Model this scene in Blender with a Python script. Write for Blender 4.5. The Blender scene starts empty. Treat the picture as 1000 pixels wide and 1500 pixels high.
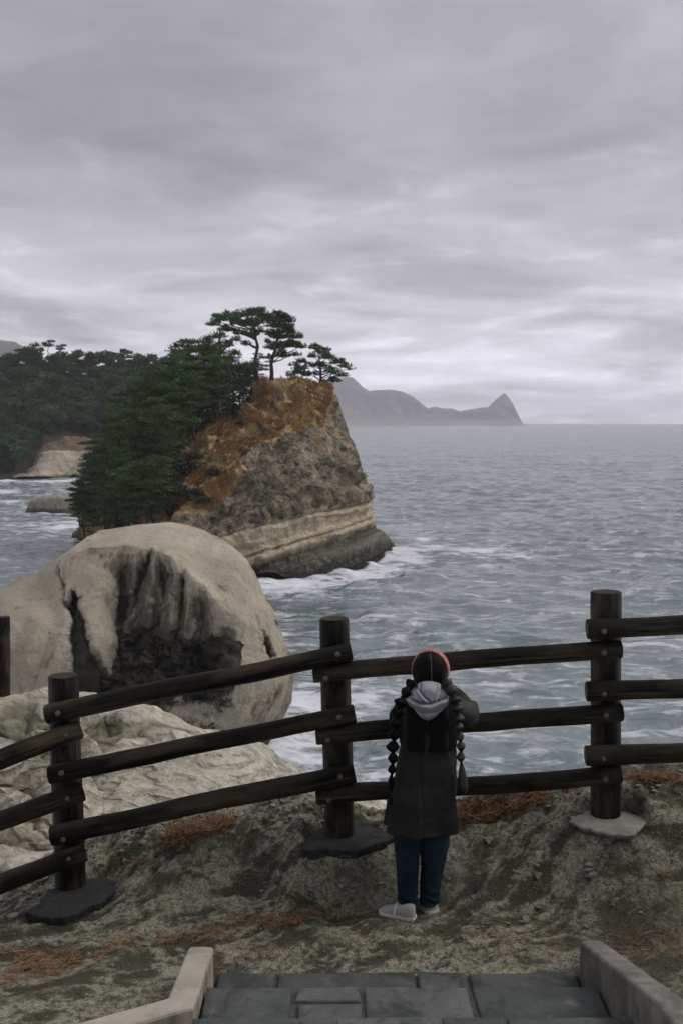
import bpy, math, random
import numpy as np
from mathutils import Vector, Matrix, Quaternion

rad = math.radians
scene = bpy.context.scene
COL = scene.collection
RNG = np.random.default_rng(11)
random.seed(11)

# ---------------------------------------------------------------- camera model used to lay the place out
F_PX, CX, CY, HZ = 1600.0, 500.0, 750.0, 619.0
PITCH = math.atan((CY - HZ) / F_PX)
CAM_Z = 20.0
CP, SP = math.cos(PITCH), math.sin(PITCH)

def at(px, py, Y):
    """world point seen at photo pixel (px,py) when its distance along +Y is Y (arrays allowed)"""
    px, py, Y = np.broadcast_arrays(np.asarray(px, float), np.asarray(py, float), np.asarray(Y, float))
    a = (px - CX) / F_PX; b = -(py - CY) / F_PX
    dy = CP + b * SP; dz = -SP + b * CP
    t = Y / dy
    return np.stack([a * t, Y + 0 * t, CAM_Z + dz * t], -1)

def at_z(px, py, z):
    px, py, z = np.broadcast_arrays(np.asarray(px, float), np.asarray(py, float), np.asarray(z, float))
    a = (px - CX) / F_PX; b = -(py - CY) / F_PX
    dy = CP + b * SP; dz = -SP + b * CP
    t = (z - CAM_Z) / dz
    return np.stack([a * t, dy * t, z + 0 * t], -1)

# ---------------------------------------------------------------- numpy gradient noise
_perm = np.random.default_rng(5).permutation(256).astype(np.int64)
_perm = np.concatenate([_perm, _perm, _perm])
_g3 = np.random.default_rng(6).normal(size=(256, 3)); _g3 /= np.linalg.norm(_g3, axis=1)[:, None]

def perlin(P):
    P = np.asarray(P, float)
    I = np.floor(P).astype(np.int64); Fr = P - I; I &= 255
    u = Fr * Fr * Fr * (Fr * (Fr * 6 - 15) + 10)
    out = 0
    for dx in (0, 1):
        wx = u[..., 0] if dx else 1 - u[..., 0]
        for dy in (0, 1):
            wy = u[..., 1] if dy else 1 - u[..., 1]
            for dz in (0, 1):
                wz = u[..., 2] if dz else 1 - u[..., 2]
                h = _perm[_perm[_perm[I[..., 0] + dx] + I[..., 1] + dy] + I[..., 2] + dz]
                g = _g3[h]
                d = g[..., 0] * (Fr[..., 0] - dx) + g[..., 1] * (Fr[..., 1] - dy) + g[..., 2] * (Fr[..., 2] - dz)
                out = out + wx * wy * wz * d
    return out * 1.6

def fbm(P, scale=1.0, octaves=5, gain=0.5, seed=0.0, ridge=False):
    P = np.asarray(P, float) * scale + seed * 17.31
    a, s, tot = 1.0, 0.0, 0.0
    for k in range(octaves):
        n = perlin(P)
        if ridge: n = 1 - 2 * np.abs(n)
        s = s + a * n; tot += a
        P = P * 2.03 + 3.7; a *= gain
    return s / tot

def sstep(a, b, x):
    t = np.clip((np.asarray(x, float) - a) / (b - a), 0, 1)
    return t * t * (3 - 2 * t)

def tps_fit(XY, V, smooth=1e-6):
    XY = np.asarray(XY, float); V = np.asarray(V, float)
    sc = XY.std(0).max(); mu = XY.mean(0)
    Q = (XY - mu) / sc
    def U(r2): return np.where(r2 > 1e-12, 0.5 * r2 * np.log(np.maximum(r2, 1e-12)), 0)
    n = len(Q)
    K = U(((Q[:, None] - Q[None]) ** 2).sum(-1)) + smooth * np.eye(n)
    Pm = np.concatenate([np.ones((n, 1)), Q], 1)
    A = np.block([[K, Pm], [Pm.T, np.zeros((3, 3))]])
    w = np.linalg.solve(A, np.concatenate([V, np.zeros(3)]))
    def ev(X):
        X = np.asarray(X, float); shp = X.shape[:-1]
        X = (X.reshape(-1, 2) - mu) / sc
        out = np.zeros(len(X))
        for i0 in range(0, len(X), 40000):
            x = X[i0:i0 + 40000]
            out[i0:i0 + 40000] = U(((x[:, None] - Q[None]) ** 2).sum(-1)) @ w[:n] + w[n] + x @ w[n + 1:]
        return out.reshape(shp)
    return ev

def poly_mask(px, py, poly, soft=6.0):
    """signed soft inside test of points in a polygon (1 inside, 0 outside)"""
    poly = np.asarray(poly, float); n = len(poly)
    ins = np.zeros(px.shape, bool); d2 = np.full(px.shape, 1e18)
    for i in range(n):
        x0, y0 = poly[i]; x1, y1 = poly[(i + 1) % n]
        c = ((y0 > py) != (y1 > py))
        with np.errstate(divide='ignore', invalid='ignore'):
            xi = (x1 - x0) * (py - y0) / (y1 - y0 if y1 != y0 else 1e-9) + x0
        ins ^= c & (px < xi)
        L2 = (x1 - x0) ** 2 + (y1 - y0) ** 2 + 1e-9
        t = np.clip(((px - x0) * (x1 - x0) + (py - y0) * (y1 - y0)) / L2, 0, 1)
        d2 = np.minimum(d2, (px - x0 - t * (x1 - x0)) ** 2 + (py - y0 - t * (y1 - y0)) ** 2)
    d = np.sqrt(d2) * np.where(ins, 1, -1)
    return sstep(-soft, soft, d)

def facet_fit(XY, V):
    """piecewise flat interpolation over a triangulation of the control points"""
    from mathutils.geometry import delaunay_2d_cdt
    XY = np.asarray(XY, float); V = np.asarray(V, float)
    res = delaunay_2d_cdt([Vector(p) for p in XY], [], [], 0, 1e-6)
    vc = np.array([tuple(v) for v in res[0]]); vv = np.array([V[o[0]] for o in res[3]])
    def ev(X):
        shp = X.shape[:-1]; X = X.reshape(-1, 2); out = np.full(len(X), np.nan)
        for f in res[2]:
            a, b, c = vc[f[0]], vc[f[1]], vc[f[2]]
            den = (b[1] - c[1]) * (a[0] - c[0]) + (c[0] - b[0]) * (a[1] - c[1])
            if abs(den) < 1e-9: continue
            l0 = ((b[1] - c[1]) * (X[:, 0] - c[0]) + (c[0] - b[0]) * (X[:, 1] - c[1])) / den
            l1 = ((c[1] - a[1]) * (X[:, 0] - c[0]) + (a[0] - c[0]) * (X[:, 1] - c[1])) / den
            m = (l0 >= -1e-6) & (l1 >= -1e-6) & (l0 + l1 <= 1 + 1e-6)
            out[m] = (l0 * vv[f[0]] + l1 * vv[f[1]] + (1 - l0 - l1) * vv[f[2]])[m]
        bad = np.isnan(out)
        if bad.any():
            d = ((X[bad][:, None] - vc[None]) ** 2).sum(-1); out[bad] = vv[d.argmin(1)]
        return out.reshape(shp)
    return ev

def blur(A, r):
    for ax in (0, 1):
        P = np.concatenate([np.repeat(np.take(A, [0], ax), r, ax), A, np.repeat(np.take(A, [-1], ax), r, ax)], ax)
        c = np.cumsum(P, ax); z = np.zeros_like(np.take(c, [0], ax)); c = np.concatenate([z, c], ax)
        n = A.shape[ax]
        A = (np.take(c, np.arange(2 * r + 1, 2 * r + 1 + n), ax) - np.take(c, np.arange(n), ax)) / (2 * r + 1)
    return A

def resample(poly, n):
    poly = np.asarray(poly, float)
    d = np.concatenate([[0], np.cumsum(np.linalg.norm(np.diff(poly[:, :2], axis=0), axis=1))])
    s = np.linspace(0, d[-1], n)
    return np.stack([np.interp(s, d, poly[:, k]) for k in range(poly.shape[1])], 1)

def coons(top, bottom, left, right, nu, nt):
    T, B = resample(top, nu), resample(bottom, nu)
    L, R = resample(left, nt), resample(right, nt)
    u = np.linspace(0, 1, nu)[None, :, None]; t = np.linspace(0, 1, nt)[:, None, None]
    S = (1 - t) * T[None] + t * B[None] + (1 - u) * L[:, None] + u * R[:, None]
    S = S - ((1 - u) * (1 - t) * T[0] + u * (1 - t) * T[-1] + (1 - u) * t * B[0] + u * t * B[-1])
    return S

# ---------------------------------------------------------------- object making
ORG = {}
def tag(o, label=None, cat=None, group=None, kind=None):
    if label: o['label'] = label
    if cat: o['category'] = cat
    if group: o['group'] = group
    if kind: o['kind'] = kind
    return o

def thing(name, label, cat, loc, group=None):
    o = bpy.data.objects.new(name, None); COL.objects.link(o)
    o.empty_display_size = 0.1
    o.location = tuple(loc); ORG[o] = np.array(loc, float)
    return tag(o, label, cat, group)

def link_mesh(name, me, mat=None, parent=None, origin=None):
    o = bpy.data.objects.new(name, me); COL.objects.link(o)
    if mat is not None:
        for m in (mat if isinstance(mat, (list, tuple)) else [mat]): me.materials.append(m)
    org = np.zeros(3) if origin is None else np.array(origin, float)
    ORG[o] = org
    if parent is not None:
        o.parent = parent; o.location = tuple(org - ORG[parent])
    else:
        o.location = tuple(org)
    return o

def np_mesh(name, V, Fa, uv=None, smooth=True, attrs=None, mats=None):
    """V (n,3); Fa (m,k) all faces the same size, or a list of arrays of different sizes"""
    me = bpy.data.meshes.new(name)
    V = np.asarray(V, np.float32).reshape(-1, 3)
    groups = Fa if isinstance(Fa, list) else [Fa]
    groups = [np.asarray(g, np.int32) for g in groups if len(g)]
    loops = np.concatenate([g.ravel() for g in groups])
    sizes = np.concatenate([np.full(len(g), g.shape[1], np.int32) for g in groups])
    me.vertices.add(len(V)); me.vertices.foreach_set('co', V.ravel())
    me.loops.add(len(loops)); me.loops.foreach_set('vertex_index', loops)
    me.polygons.add(len(sizes))
    st = np.concatenate([[0], np.cumsum(sizes)[:-1]]).astype(np.int32)
    me.polygons.foreach_set('loop_start', st)
    if mats is not None: me.polygons.foreach_set('material_index', np.asarray(mats, np.int32))
    me.polygons.foreach_set('use_smooth', np.full(len(sizes), bool(smooth)))
    if uv is not None:
        l = me.uv_layers.new(name='UVMap')
        uvl = np.asarray(uv, np.float32)
        l.data.foreach_set('uv', uvl.ravel() if len(uvl) == len(loops) else uvl[loops].ravel())
    for k, a in (attrs or {}).items():
        at_ = me.attributes.new(k, 'FLOAT', 'POINT'); at_.data.foreach_set('value', np.asarray(a, np.float32).ravel())
    me.update(calc_edges=True); me.validate()
    return me

def grid_faces(nr, nc, wrap=False):
    i = np.arange(nr - 1)[:, None]; j = np.arange(nc if wrap else nc - 1)[None]
    j2 = (j + 1) % nc
    return np.stack([i * nc + j, i * nc + j2, (i + 1) * nc + j2, (i + 1) * nc + j], -1).reshape(-1, 4)

def grid_mesh(name, P, uv=None, attrs=None, smooth=True, flip=False):
    nr, nc = P.shape[:2]
    Fa = grid_faces(nr, nc)
    if flip: Fa = Fa[:, ::-1]
    return np_mesh(name, P.reshape(-1, 3), Fa, uv, smooth, attrs)

def grid_normals(P):
    du = np.gradient(P, axis=1); dv = np.gradient(P, axis=0)
    n = np.cross(du, dv); n /= np.linalg.norm(n, axis=-1, keepdims=True) + 1e-12
    return n

class MB:
    """collects shapes into one mesh (with uv per loop)"""
    def __init__(s): s.v = []; s.f = []; s.uv = []; s.m = []; s.sm = []
    def add(s, V, Fs, uvs=None, mi=0, smooth=True):
        b = len(s.v); s.v += [tuple(map(float, p)) for p in V]
        for k, f in enumerate(Fs):
            s.f.append([b + int(i) for i in f]); s.m.append(mi); s.sm.append(smooth)
            s.uv += list(uvs[k]) if uvs is not None else [(float(V[i][0]) + float(V[i][1]) * .37, float(V[i][2])) for i in f]
    def tube(s, path, radii, n=12, caps=True, mi=0, vscale=1.0, wob=0.0, cap_r=0.0, u0=0.0):
        path = np.asarray(path, float); m = len(path)
        radii = np.broadcast_to(np.asarray(radii, float), (m,)).copy()
        tang = np.gradient(path, axis=0); tang /= np.linalg.norm(tang, axis=1)[:, None] + 1e-12
        ref = np.array([0, 0, 1.0]) if abs(tang[0][2]) < .9 else np.array([0, 1.0, 0])
        a = np.cross(tang[0], ref); a /= np.linalg.norm(a)
        V = []; d = 0; ds = []
        for i in range(m):
            a = a - tang[i] * (a @ tang[i]); a /= np.linalg.norm(a)
            b = np.cross(tang[i], a)
            if i: d += np.linalg.norm(path[i] - path[i - 1])
            ds.append(d + u0)
            for k in range(n):
                th = 2 * math.pi * k / n
                r = radii[i]
                if wob: r *= 1 + wob * float(perlin(np.array([d * 1.7 + u0 * 9, math.cos(th) * 1.3 + u0, math.sin(th) * 1.3])))
                V.append(path[i] + r * (math.cos(th) * a + math.sin(th) * b))
        Fs, U = [], []
        circ = 2 * math.pi * radii.max()
        for i in range(m - 1):
            for k in range(n):
                k2 = (k + 1) % n
                Fs.append((i * n + k, i * n + k2, (i + 1) * n + k2, (i + 1) * n + k))
                U.append([(ds[i], circ * k / n), (ds[i], circ * (k + 1) / n), (ds[i + 1], circ * (k + 1) / n), (ds[i + 1], circ * k / n)])
        s.add(V, Fs, U, mi)
        if caps:
            for i, rev in ((0, True), (m - 1, False)):
                ring = V[i * n:(i + 1) * n]
                c = path[i]
                idx = list(range(n)); idx = idx[::-1] if rev else idx
                uv = [(5 + math.cos(2 * math.pi * k / n) * radii[i], 5 + math.sin(2 * math.pi * k / n) * radii[i]) for k in idx]
                s.add(ring, [idx], [uv], mi, smooth=False)
    def box(s, c, h, R=None, mi=0, bev=0.0):
        c = np.asarray(c, float); h = np.asarray(h, float)
        V = [np.array([x, y, z]) * h for x in (-1, 1) for y in (-1, 1) for z in (-1, 1)]
        if R is not None: V = [R @ v for v in V]
        s.add([c + v for v in V], [(0, 1, 3, 2), (4, 6, 7, 5), (0, 4, 5, 1), (2, 3, 7, 6), (0, 2, 6, 4), (1, 5, 7, 3)], None, mi, False)
    def build(s, name, mat, parent=None, origin=None):
        org = np.array(origin if origin is not None else (ORG[parent] if parent is not None else (0, 0, 0)), float)
        me = bpy.data.meshes.new(name)
        me.from_pydata([tuple(np.array(p) - org) for p in s.v], [], s.f)
        l = me.uv_layers.new(name='UVMap'); l.data.foreach_set('uv', np.array(s.uv, np.float32).ravel())
        me.polygons.foreach_set('use_smooth', s.sm); me.polygons.foreach_set('material_index', s.m)
        me.update()
        return link_mesh(name, me, mat, parent, org)

def loft(rings, cap0=True, cap1=True):
    """rings: list of (n,3) arrays -> verts, face groups"""
    n = len(rings[0]); V = np.concatenate(rings)
    Fa = grid_faces(len(rings), n, wrap=True)
    g = [Fa]
    if cap0: g.append(np.arange(n)[None, ::-1])
    if cap1: g.append((np.arange(n) + (len(rings) - 1) * n)[None])
    return V, g

def loft_obj(name, rings, mat, parent, cap0=True, cap1=True, smooth=True, disp=None):
    V, g = loft(rings, cap0, cap1)
    if disp is not None: V = disp(V)
    org = ORG[parent] if parent is not None else np.zeros(3)
    n = len(rings[0]); uv = np.stack([np.tile(np.linspace(0, 1, n), len(rings)), np.repeat(np.linspace(0, 1, len(rings)), n)], 1)
    me = np_mesh(name, V - org, g, uv=uv, smooth=smooth)
    return link_mesh(name, me, mat, parent, org)

def copy_tree(o, parent=None):
    c = o.copy(); COL.objects.link(c)
    if parent is not None: c.parent = parent
    for ch in [x for x in bpy.data.objects if x.parent == o]:
        copy_tree(ch, c)
    return c

# ---------------------------------------------------------------- material helper
class M:
    def __init__(s, name):
        s.m = bpy.data.materials.new(name); s.m.use_nodes = True
        s.t = s.m.node_tree; s.t.nodes.clear()
        s.out = s.t.nodes.new('ShaderNodeOutputMaterial')
        s.b = s.n('ShaderNodeBsdfPrincipled', {})
        s.t.links.new(s.b.outputs[0], s.out.inputs['Surface'])
    def n(s, typ, ins, **props):
        nd = s.t.nodes.new(typ)
        for k, v in props.items(): setattr(nd, k, v)
        for k, v in ins.items(): s.set(nd, k, v)
        return nd
    def set(s, nd, k, v):
        inp = nd.inputs[k]
        if hasattr(v, 'outputs'): v = v.outputs[0]
        if isinstance(v, bpy.types.NodeSocket): s.t.links.new(v, inp)
        else:
            if inp.type == 'RGBA' and not hasattr(v, '__len__'): v = (v, v, v, 1)
            if inp.type == 'RGBA' and len(v) == 3: v = (*v, 1)
            inp.default_value = v
    def p(s, **kw):
        for k, v in kw.items(): s.set(s.b, k.replace('_', ' '), v)
    def pos(s): return s.n('ShaderNodeNewGeometry', {}).outputs['Position']
    def obj(s): return s.n('ShaderNodeTexCoord', {}).outputs['Object']
    def uv(s): return s.n('ShaderNodeTexCoord', {}).outputs['UV']
    def attr(s, name): return s.n('ShaderNodeAttribute', {}, attribute_name=name).outputs['Fac']
    def map(s, v, scale=(1, 1, 1), loc=(0, 0, 0), rot=(0, 0, 0)):
        return s.n('ShaderNodeMapping', {'Vector': v, 'Scale': scale, 'Location': loc, 'Rotation': rot}).outputs[0]
    def noise(s, v, scale, detail=6, rough=.55, dist=0.0, color=False):
        nd = s.n('ShaderNodeTexNoise', {'Vector': v, 'Scale': scale, 'Detail': detail, 'Roughness': rough, 'Distortion': dist})
        return nd.outputs['Color'] if color else nd.outputs[0]
    def vor(s, v, scale, feature='F1', out='Distance', rnd=1.0):
        return s.n('ShaderNodeTexVoronoi', {'Vector': v, 'Scale': scale, 'Randomness': rnd}, feature=feature).outputs[out]
    def math(s, op, a, b=0.0, c=None, clamp=False):
        nd = s.n('ShaderNodeMath', {0: a, 1: b}, operation=op, use_clamp=clamp)
        if c is not None: s.set(nd, 2, c)
        return nd.outputs[0]
    def rng(s, x, a, b, c=0.0, d=1.0, smooth=False):
        return s.n('ShaderNodeMapRange', {0: x, 1: a, 2: b, 3: c, 4: d}, interpolation_type='SMOOTHSTEP' if smooth else 'LINEAR').outputs[0]
    def mix(s, f, a, b, mode='MIX'):
        nd = s.t.nodes.new('ShaderNodeMix'); nd.data_type = 'RGBA'; nd.blend_type = mode
        s.set(nd, 0, f); s.set(nd, 6, a); s.set(nd, 7, b)
        return nd.outputs[2]
    def vadd(s, a, b, scale=1.0):
        sc = s.n('ShaderNodeVectorMath', {0: b, 'Scale': scale}, operation='SCALE').outputs[0]
        return s.n('ShaderNodeVectorMath', {0: a, 1: sc}, operation='ADD').outputs[0]
    def sep(s, v): return s.n('ShaderNodeSeparateXYZ', {0: v}).outputs
    def bump(s, h, strength=.5, dist=.02, normal=None):
        d = {'Height': h, 'Strength': strength, 'Distance': dist}
        if normal is not None: d['Normal'] = normal
        return s.n('ShaderNodeBump', d).outputs[0]
    def ramp(s, x, stops):
        nd = s.n('ShaderNodeValToRGB', {0: x}); e = nd.color_ramp.elements
        while len(e) > 1: e.remove(e[-1])
        for i, (p, c) in enumerate(stops):
            el = e[0] if i == 0 else e.new(p)
            el.position = p; el.color = (*c, 1) if hasattr(c, '__len__') else (c, c, c, 1)
        return nd.outputs[0]
# ---------------------------------------------------------------- camera, render settings
cam_d = bpy.data.cameras.new('camera'); cam = bpy.data.objects.new('camera', cam_d); COL.objects.link(cam)
cam.location = (0, 0, CAM_Z); cam.rotation_euler = (math.pi / 2 - PITCH, 0, 0)
cam_d.sensor_fit = 'HORIZONTAL'; cam_d.sensor_width = 24.0; cam_d.lens = 24.0 * F_PX / 1000
cam_d.clip_start = 0.05; cam_d.clip_end = 90000
cam_d.dof.use_dof = True; cam_d.dof.focus_distance = 6.25; cam_d.dof.aperture_fstop = 7.5
scene.camera = cam
vs = scene.view_settings
vs.view_transform = 'Standard'; vs.look = 'None'; vs.exposure = 0.42; vs.gamma = 1.0; vs.use_curve_mapping = False
scene.render.engine = 'CYCLES'
cy = scene.cycles
cy.use_denoising = True; cy.denoiser = 'OPENIMAGEDENOISE'; cy.use_adaptive_sampling = True; cy.adaptive_threshold = 0.01
cy.max_bounces = 6; cy.diffuse_bounces = 3; cy.glossy_bounces = 3; cy.transmission_bounces = 2; cy.volume_bounces = 1; cy.transparent_max_bounces = 6
cy.caustics_reflective = False; cy.caustics_refractive = False; cy.sample_clamp_indirect = 4

# ---------------------------------------------------------------- sky: an overcast cloud sheet over a Nishita sky
SUN_EL, SUN_AZ = rad(46), rad(84)      # azimuth measured from +Y towards +X
w = bpy.data.worlds.new('World'); scene.world = w; w.use_nodes = True
t = w.node_tree; t.nodes.clear()
def wn(typ, ins={}, **pr):
    nd = t.nodes.new(typ)
    for k, v in pr.items(): setattr(nd, k, v)
    for k, v in ins.items():
        inp = nd.inputs[k]
        if isinstance(v, bpy.types.NodeSocket): t.links.new(v, inp)
        else: inp.default_value = v
    return nd
def wmath(op, a, b=0.0, clamp=False): return wn('ShaderNodeMath', {0: a, 1: b}, operation=op, use_clamp=clamp).outputs[0]
def wrng(x, a, b, c, d, sm=True): return wn('ShaderNodeMapRange', {0: x, 1: a, 2: b, 3: c, 4: d}, interpolation_type='SMOOTHSTEP' if sm else 'LINEAR').outputs[0]
sky = wn('ShaderNodeTexSky', sky_type='NISHITA', sun_disc=False, sun_elevation=SUN_EL, sun_rotation=SUN_AZ, air_density=1.0, dust_density=3.0)
tc = wn('ShaderNodeTexCoord').outputs['Generated']
sx = wn('ShaderNodeSeparateXYZ', {0: tc}).outputs
el = wmath('MAXIMUM', sx[2], 0.0)
den = wmath('ADD', el, 0.115)
cu = wmath('DIVIDE', sx[0], den); cv = wmath('DIVIDE', sx[1], den)
cvec = wn('ShaderNodeCombineXYZ', {0: cu, 1: cv, 2: 0.0}).outputs[0]
def wnoise(vec, sc, loc, scale, detail, rough, dist=0.0):
    mp = wn('ShaderNodeMapping', {'Vector': vec, 'Scale': sc, 'Location': loc}).outputs[0]
    return wn('ShaderNodeTexNoise', {'Vector': mp, 'Scale': scale, 'Detail': detail, 'Roughness': rough, 'Distortion': dist}).outputs[0]
n1 = wnoise(cvec, (1, 1, 1), (3.1, 1.7, .3), 0.95, 6, .52, .7)      # big soft masses
n2 = wnoise(cvec, (1, .9, 1), (7.3, 2.2, 4.), 3.0, 8, .6, .5)      # smaller billows
n3 = wnoise(tc, (4.2, 4.2, 40), (1.2, 5.0, .1), 1.0, 6, .55, .3)      # flat layers low over the sea
brk = wmath('MULTIPLY', wmath('MAXIMUM', wmath('SUBTRACT', n2, .55), 0.0), 1.5)
low = wrng(el, .02, .16, 1.0, 0.0)
v = wmath('ADD', wmath('MULTIPLY', wmath('SUBTRACT', n1, .5), 2.05), wmath('MULTIPLY', wmath('SUBTRACT', n2, .5), .50))
v = wmath('ADD', v, wmath('MULTIPLY', wmath('MULTIPLY', wmath('SUBTRACT', n3, .5), .75), low))
v = wmath('ADD', v, wmath('MULTIPLY', brk, wrng(el, .30, .16, 0.0, 1.0)))
base = wn('ShaderNodeValToRGB', {0: el}); e = base.color_ramp.elements
stops = [(0.0, 1.55), (.02, 1.10), (.05, .74), (.09, .53), (.14, .41), (.22, .34), (.34, .275), (.50, .44), (1.0, .88)]
while len(e) > 1: e.remove(e[-1])
for i, (p_, c_) in enumerate(stops):
    x = e[0] if i == 0 else e.new(p_)
    x.position = p_; x.color = (c_ * .99, c_ * .97, c_ * 1.065, 1)
bright = wmath('ADD', 1.0, v)
warm = wrng(sx[0], -.35, .45, .93, 1.06)
bright = wmath('MULTIPLY', bright, warm)
bright = wmath('MULTIPLY', bright, wrng(sx[1], -.6, .3, .45, 1.0))  # added unseen dimming of the sky behind the camera, shading camera-facing sides
cloud = wn('ShaderNodeVectorMath', {0: base.outputs[0], 'Scale': wmath('MULTIPLY', bright, 9.7)}, operation='SCALE').outputs[0]
mixn = t.nodes.new('ShaderNodeMix'); mixn.data_type = 'RGBA'
mixn.inputs[0].default_value = .94
t.links.new(sky.outputs[0], mixn.inputs[6]); t.links.new(cloud, mixn.inputs[7])
bg = wn('ShaderNodeBackground', {'Color': mixn.outputs[2], 'Strength': 0.1})
wo = wn('ShaderNodeOutputWorld', {'Surface': bg.outputs[0]})

sun_d = bpy.data.lights.new('sun', 'SUN'); sun = bpy.data.objects.new('sun', sun_d); COL.objects.link(sun)
sun_d.energy = 1.15; sun_d.angle = rad(32); sun_d.color = (1.0, .96, .9)
sd = Vector((math.sin(SUN_AZ) * math.cos(SUN_EL), math.cos(SUN_AZ) * math.cos(SUN_EL), math.sin(SUN_EL)))
sun.rotation_euler = sd.to_track_quat('Z', 'Y').to_euler(); sun.location = (30, 20, 60)

# ---------------------------------------------------------------- haze
hz = M('sea haze'); hz.t.nodes.remove(hz.b)
pv = hz.n('ShaderNodeVolumePrincipled', {'Color': (.95, .93, .99, 1), 'Density': 1.02e-4, 'Anisotropy': 0.0})
hz.t.links.new(pv.outputs[0], hz.out.inputs['Volume'])
HB = 21000
b_ = MB(); b_.box((0, 0, 210), (HB, HB, 215)); hazeo = b_.build('haze', hz.m); tag(hazeo, 'thin sea haze fading the far coast', kind='stuff')

# ---------------------------------------------------------------- sea
FOAM = []     # (x, y, reach) points where the sea breaks on rock, filled in by the land
def build_sea():
    na = 860
    ang = np.linspace(-rad(34), rad(34), na)
    r = [24.0]
    while r[-1] < 20500: r.append(r[-1] * 1.0045 + .04)
    r = np.array(r); nr = len(r)
    X0 = r[:, None] * np.sin(ang)[None]; Y0 = r[:, None] * np.cos(ang)[None]
    dr = (np.gradient(r))[:, None]
    g = np.random.default_rng(3)
    Z = np.zeros_like(X0); DX = np.zeros_like(X0); DY = np.zeros_like(X0)
    patch = .75 + .5 * fbm(np.stack([X0, Y0, 0 * X0], -1), 1 / 38., 3, seed=2)
    for k in range(74):
        lam = 1.0 * (15 / 1.0) ** g.random()
        th = rad(205) + g.normal() * .62          # towards the shore, from the right
        kx, ky = math.sin(th) * 2 * math.pi / lam, math.cos(th) * 2 * math.pi / lam
        am = .0086 * lam ** .90 * (.5 + g.random())
        ph = g.random() * 6.28
        fade = np.clip(lam / (2.6 * dr) - .6, 0, 1)
        A = am * fade
        q = kx * X0 + ky * Y0 + ph + .9 * perlin(np.stack([X0 / (lam * 3), Y0 / (lam * 3), 0 * X0 + k], -1)) if lam > 4 else kx * X0 + ky * Y0 + ph
        s_, c_ = np.sin(q), np.cos(q)
        Z += A * c_
        Q = .85
        DX -= Q * A * math.sin(th) * s_; DY -= Q * A * math.cos(th) * s_
    for k in range(9):                     # low swell rolling in
        lam = 14 + 20 * g.random(); th = rad(212) + g.normal() * .22
        kx, ky = math.sin(th) * 2 * math.pi / lam, math.cos(th) * 2 * math.pi / lam
        A = .085 * (.5 + g.random()) * np.clip(lam / (2.6 * dr) - .6, 0, 1)
        q = kx * X0 + ky * Y0 + g.random() * 6.28 + 1.3 * perlin(np.stack([X0 / 60., Y0 / 60., 0 * X0 + k], -1))
        Z += A * np.cos(q); DX -= .9 * A * math.sin(th) * np.sin(q); DY -= .9 * A * math.cos(th) * np.sin(q)
    P = np.stack([X0 + DX * patch, Y0 + DY * patch, Z * patch], -1)
    # foam: broken water round the rocks
    fm = np.zeros(X0.shape)
    near = r < 420
    Xn, Yn = X0[near], Y0[near]
    acc = np.zeros(Xn.shape)
    wob = 1 + .7 * fbm(np.stack([Xn, Yn, 0 * Xn], -1), 1 / 9., 4, seed=4)
    for (x, y, reach) in FOAM:
        d = np.hypot(Xn - x, (Yn - y))
        acc = np.maximum(acc, np.exp(-(d / (.72 * reach * np.clip(wob, .15, 2))) ** 1.2))
    fm[near] = acc
    me = grid_mesh('sea', P, attrs={'foam': fm}, flip=True)
    m = M('sea water')
    po = m.pos(); foam = m.attr('foam')
    sp = m.mix(.5, (0, 0, 0), (0, 0, 0))
    big = m.noise(m.map(po, (1 / 26., 1 / 26., 1)), 1.0, 4, .55, .6)
    # small ripples and chop
    r1 = m.noise(m.map(po, (1, .8, 1), rot=(0, 0, .4)), 1.3, 3, .45, .5)
    r2 = m.noise(m.map(po, (1 / 5., 1 / 3.4, 1), rot=(0, 0, .35)), 1.0, 3, .45, .8)
    r3 = m.noise(m.map(po, (1 / 60., 1 / 22., 1), rot=(0, 0, .2)), 1.0, 3, .45, .8)
    h = m.math('ADD', m.math('MULTIPLY', r1, .11), m.math('MULTIPLY', r2, .42))
    h = m.math('ADD', h, m.math('MULTIPLY', r3, .8))
    # foam and wind streaks, also painting the sky's reflection; denser by the rocks
    fn = m.noise(m.map(po, (1 / 3.6, 1 / 1.5, 1), rot=(0, 0, .45)), 1.0, 9, .66, .9)
    fn2 = m.noise(m.map(po, (1 / 14., 1 / 7., 1), rot=(0, 0, .4)), 1.0, 5, .6, 1.0)
    lace = m.vor(m.vadd(m.map(po, (1 / 2.2, 1 / 1.6, 1)), m.noise(po, .8, 4, .6, 0, True), 1.3), 1.0, 'DISTANCE_TO_EDGE')
    lacef = m.rng(lace, 0.0, .16, 1.0, 0.0, True)
    thr = m.math('SUBTRACT', m.rng(m.n('ShaderNodeVectorMath', {0: po}, operation='LENGTH').outputs['Value'], 90, 600, .505, .495), m.math('MULTIPLY', foam, .30))
    thr = m.math('SUBTRACT', thr, m.math('MULTIPLY', m.math('SUBTRACT', fn2, .5), .34))
    f0 = m.math('SUBTRACT', m.math('ADD', fn, m.math('MULTIPLY', lacef, .035)), thr)
    f = m.rng(f0, 0.0, .20, 0.0, 1.0, True)
    colr = m.mix(m.rng(big, .35, .65), (.070, .108, .113), (.150, .188, .195))
    colr = m.mix(m.math('MULTIPLY', foam, .35), colr, (.10, .19, .20))
    colr = m.mix(m.math('MULTIPLY', f, m.rng(foam, 0, .6, .62, .8)), colr, (.78, .78, .84))
    rough = m.rng(f, 0, 1, .20, .75)
    m.p(Base_Color=colr, Roughness=rough, IOR=1.72, Normal=m.bump(h, 1.0, 1.0))
    o = link_mesh('sea', me, m.m)
    tag(o, 'choppy grey-green sea with pale wind streaks and painted sky reflection', kind='structure')
    # the sea bed beyond the fan, to keep a horizon when the view turns
    return o
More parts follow.
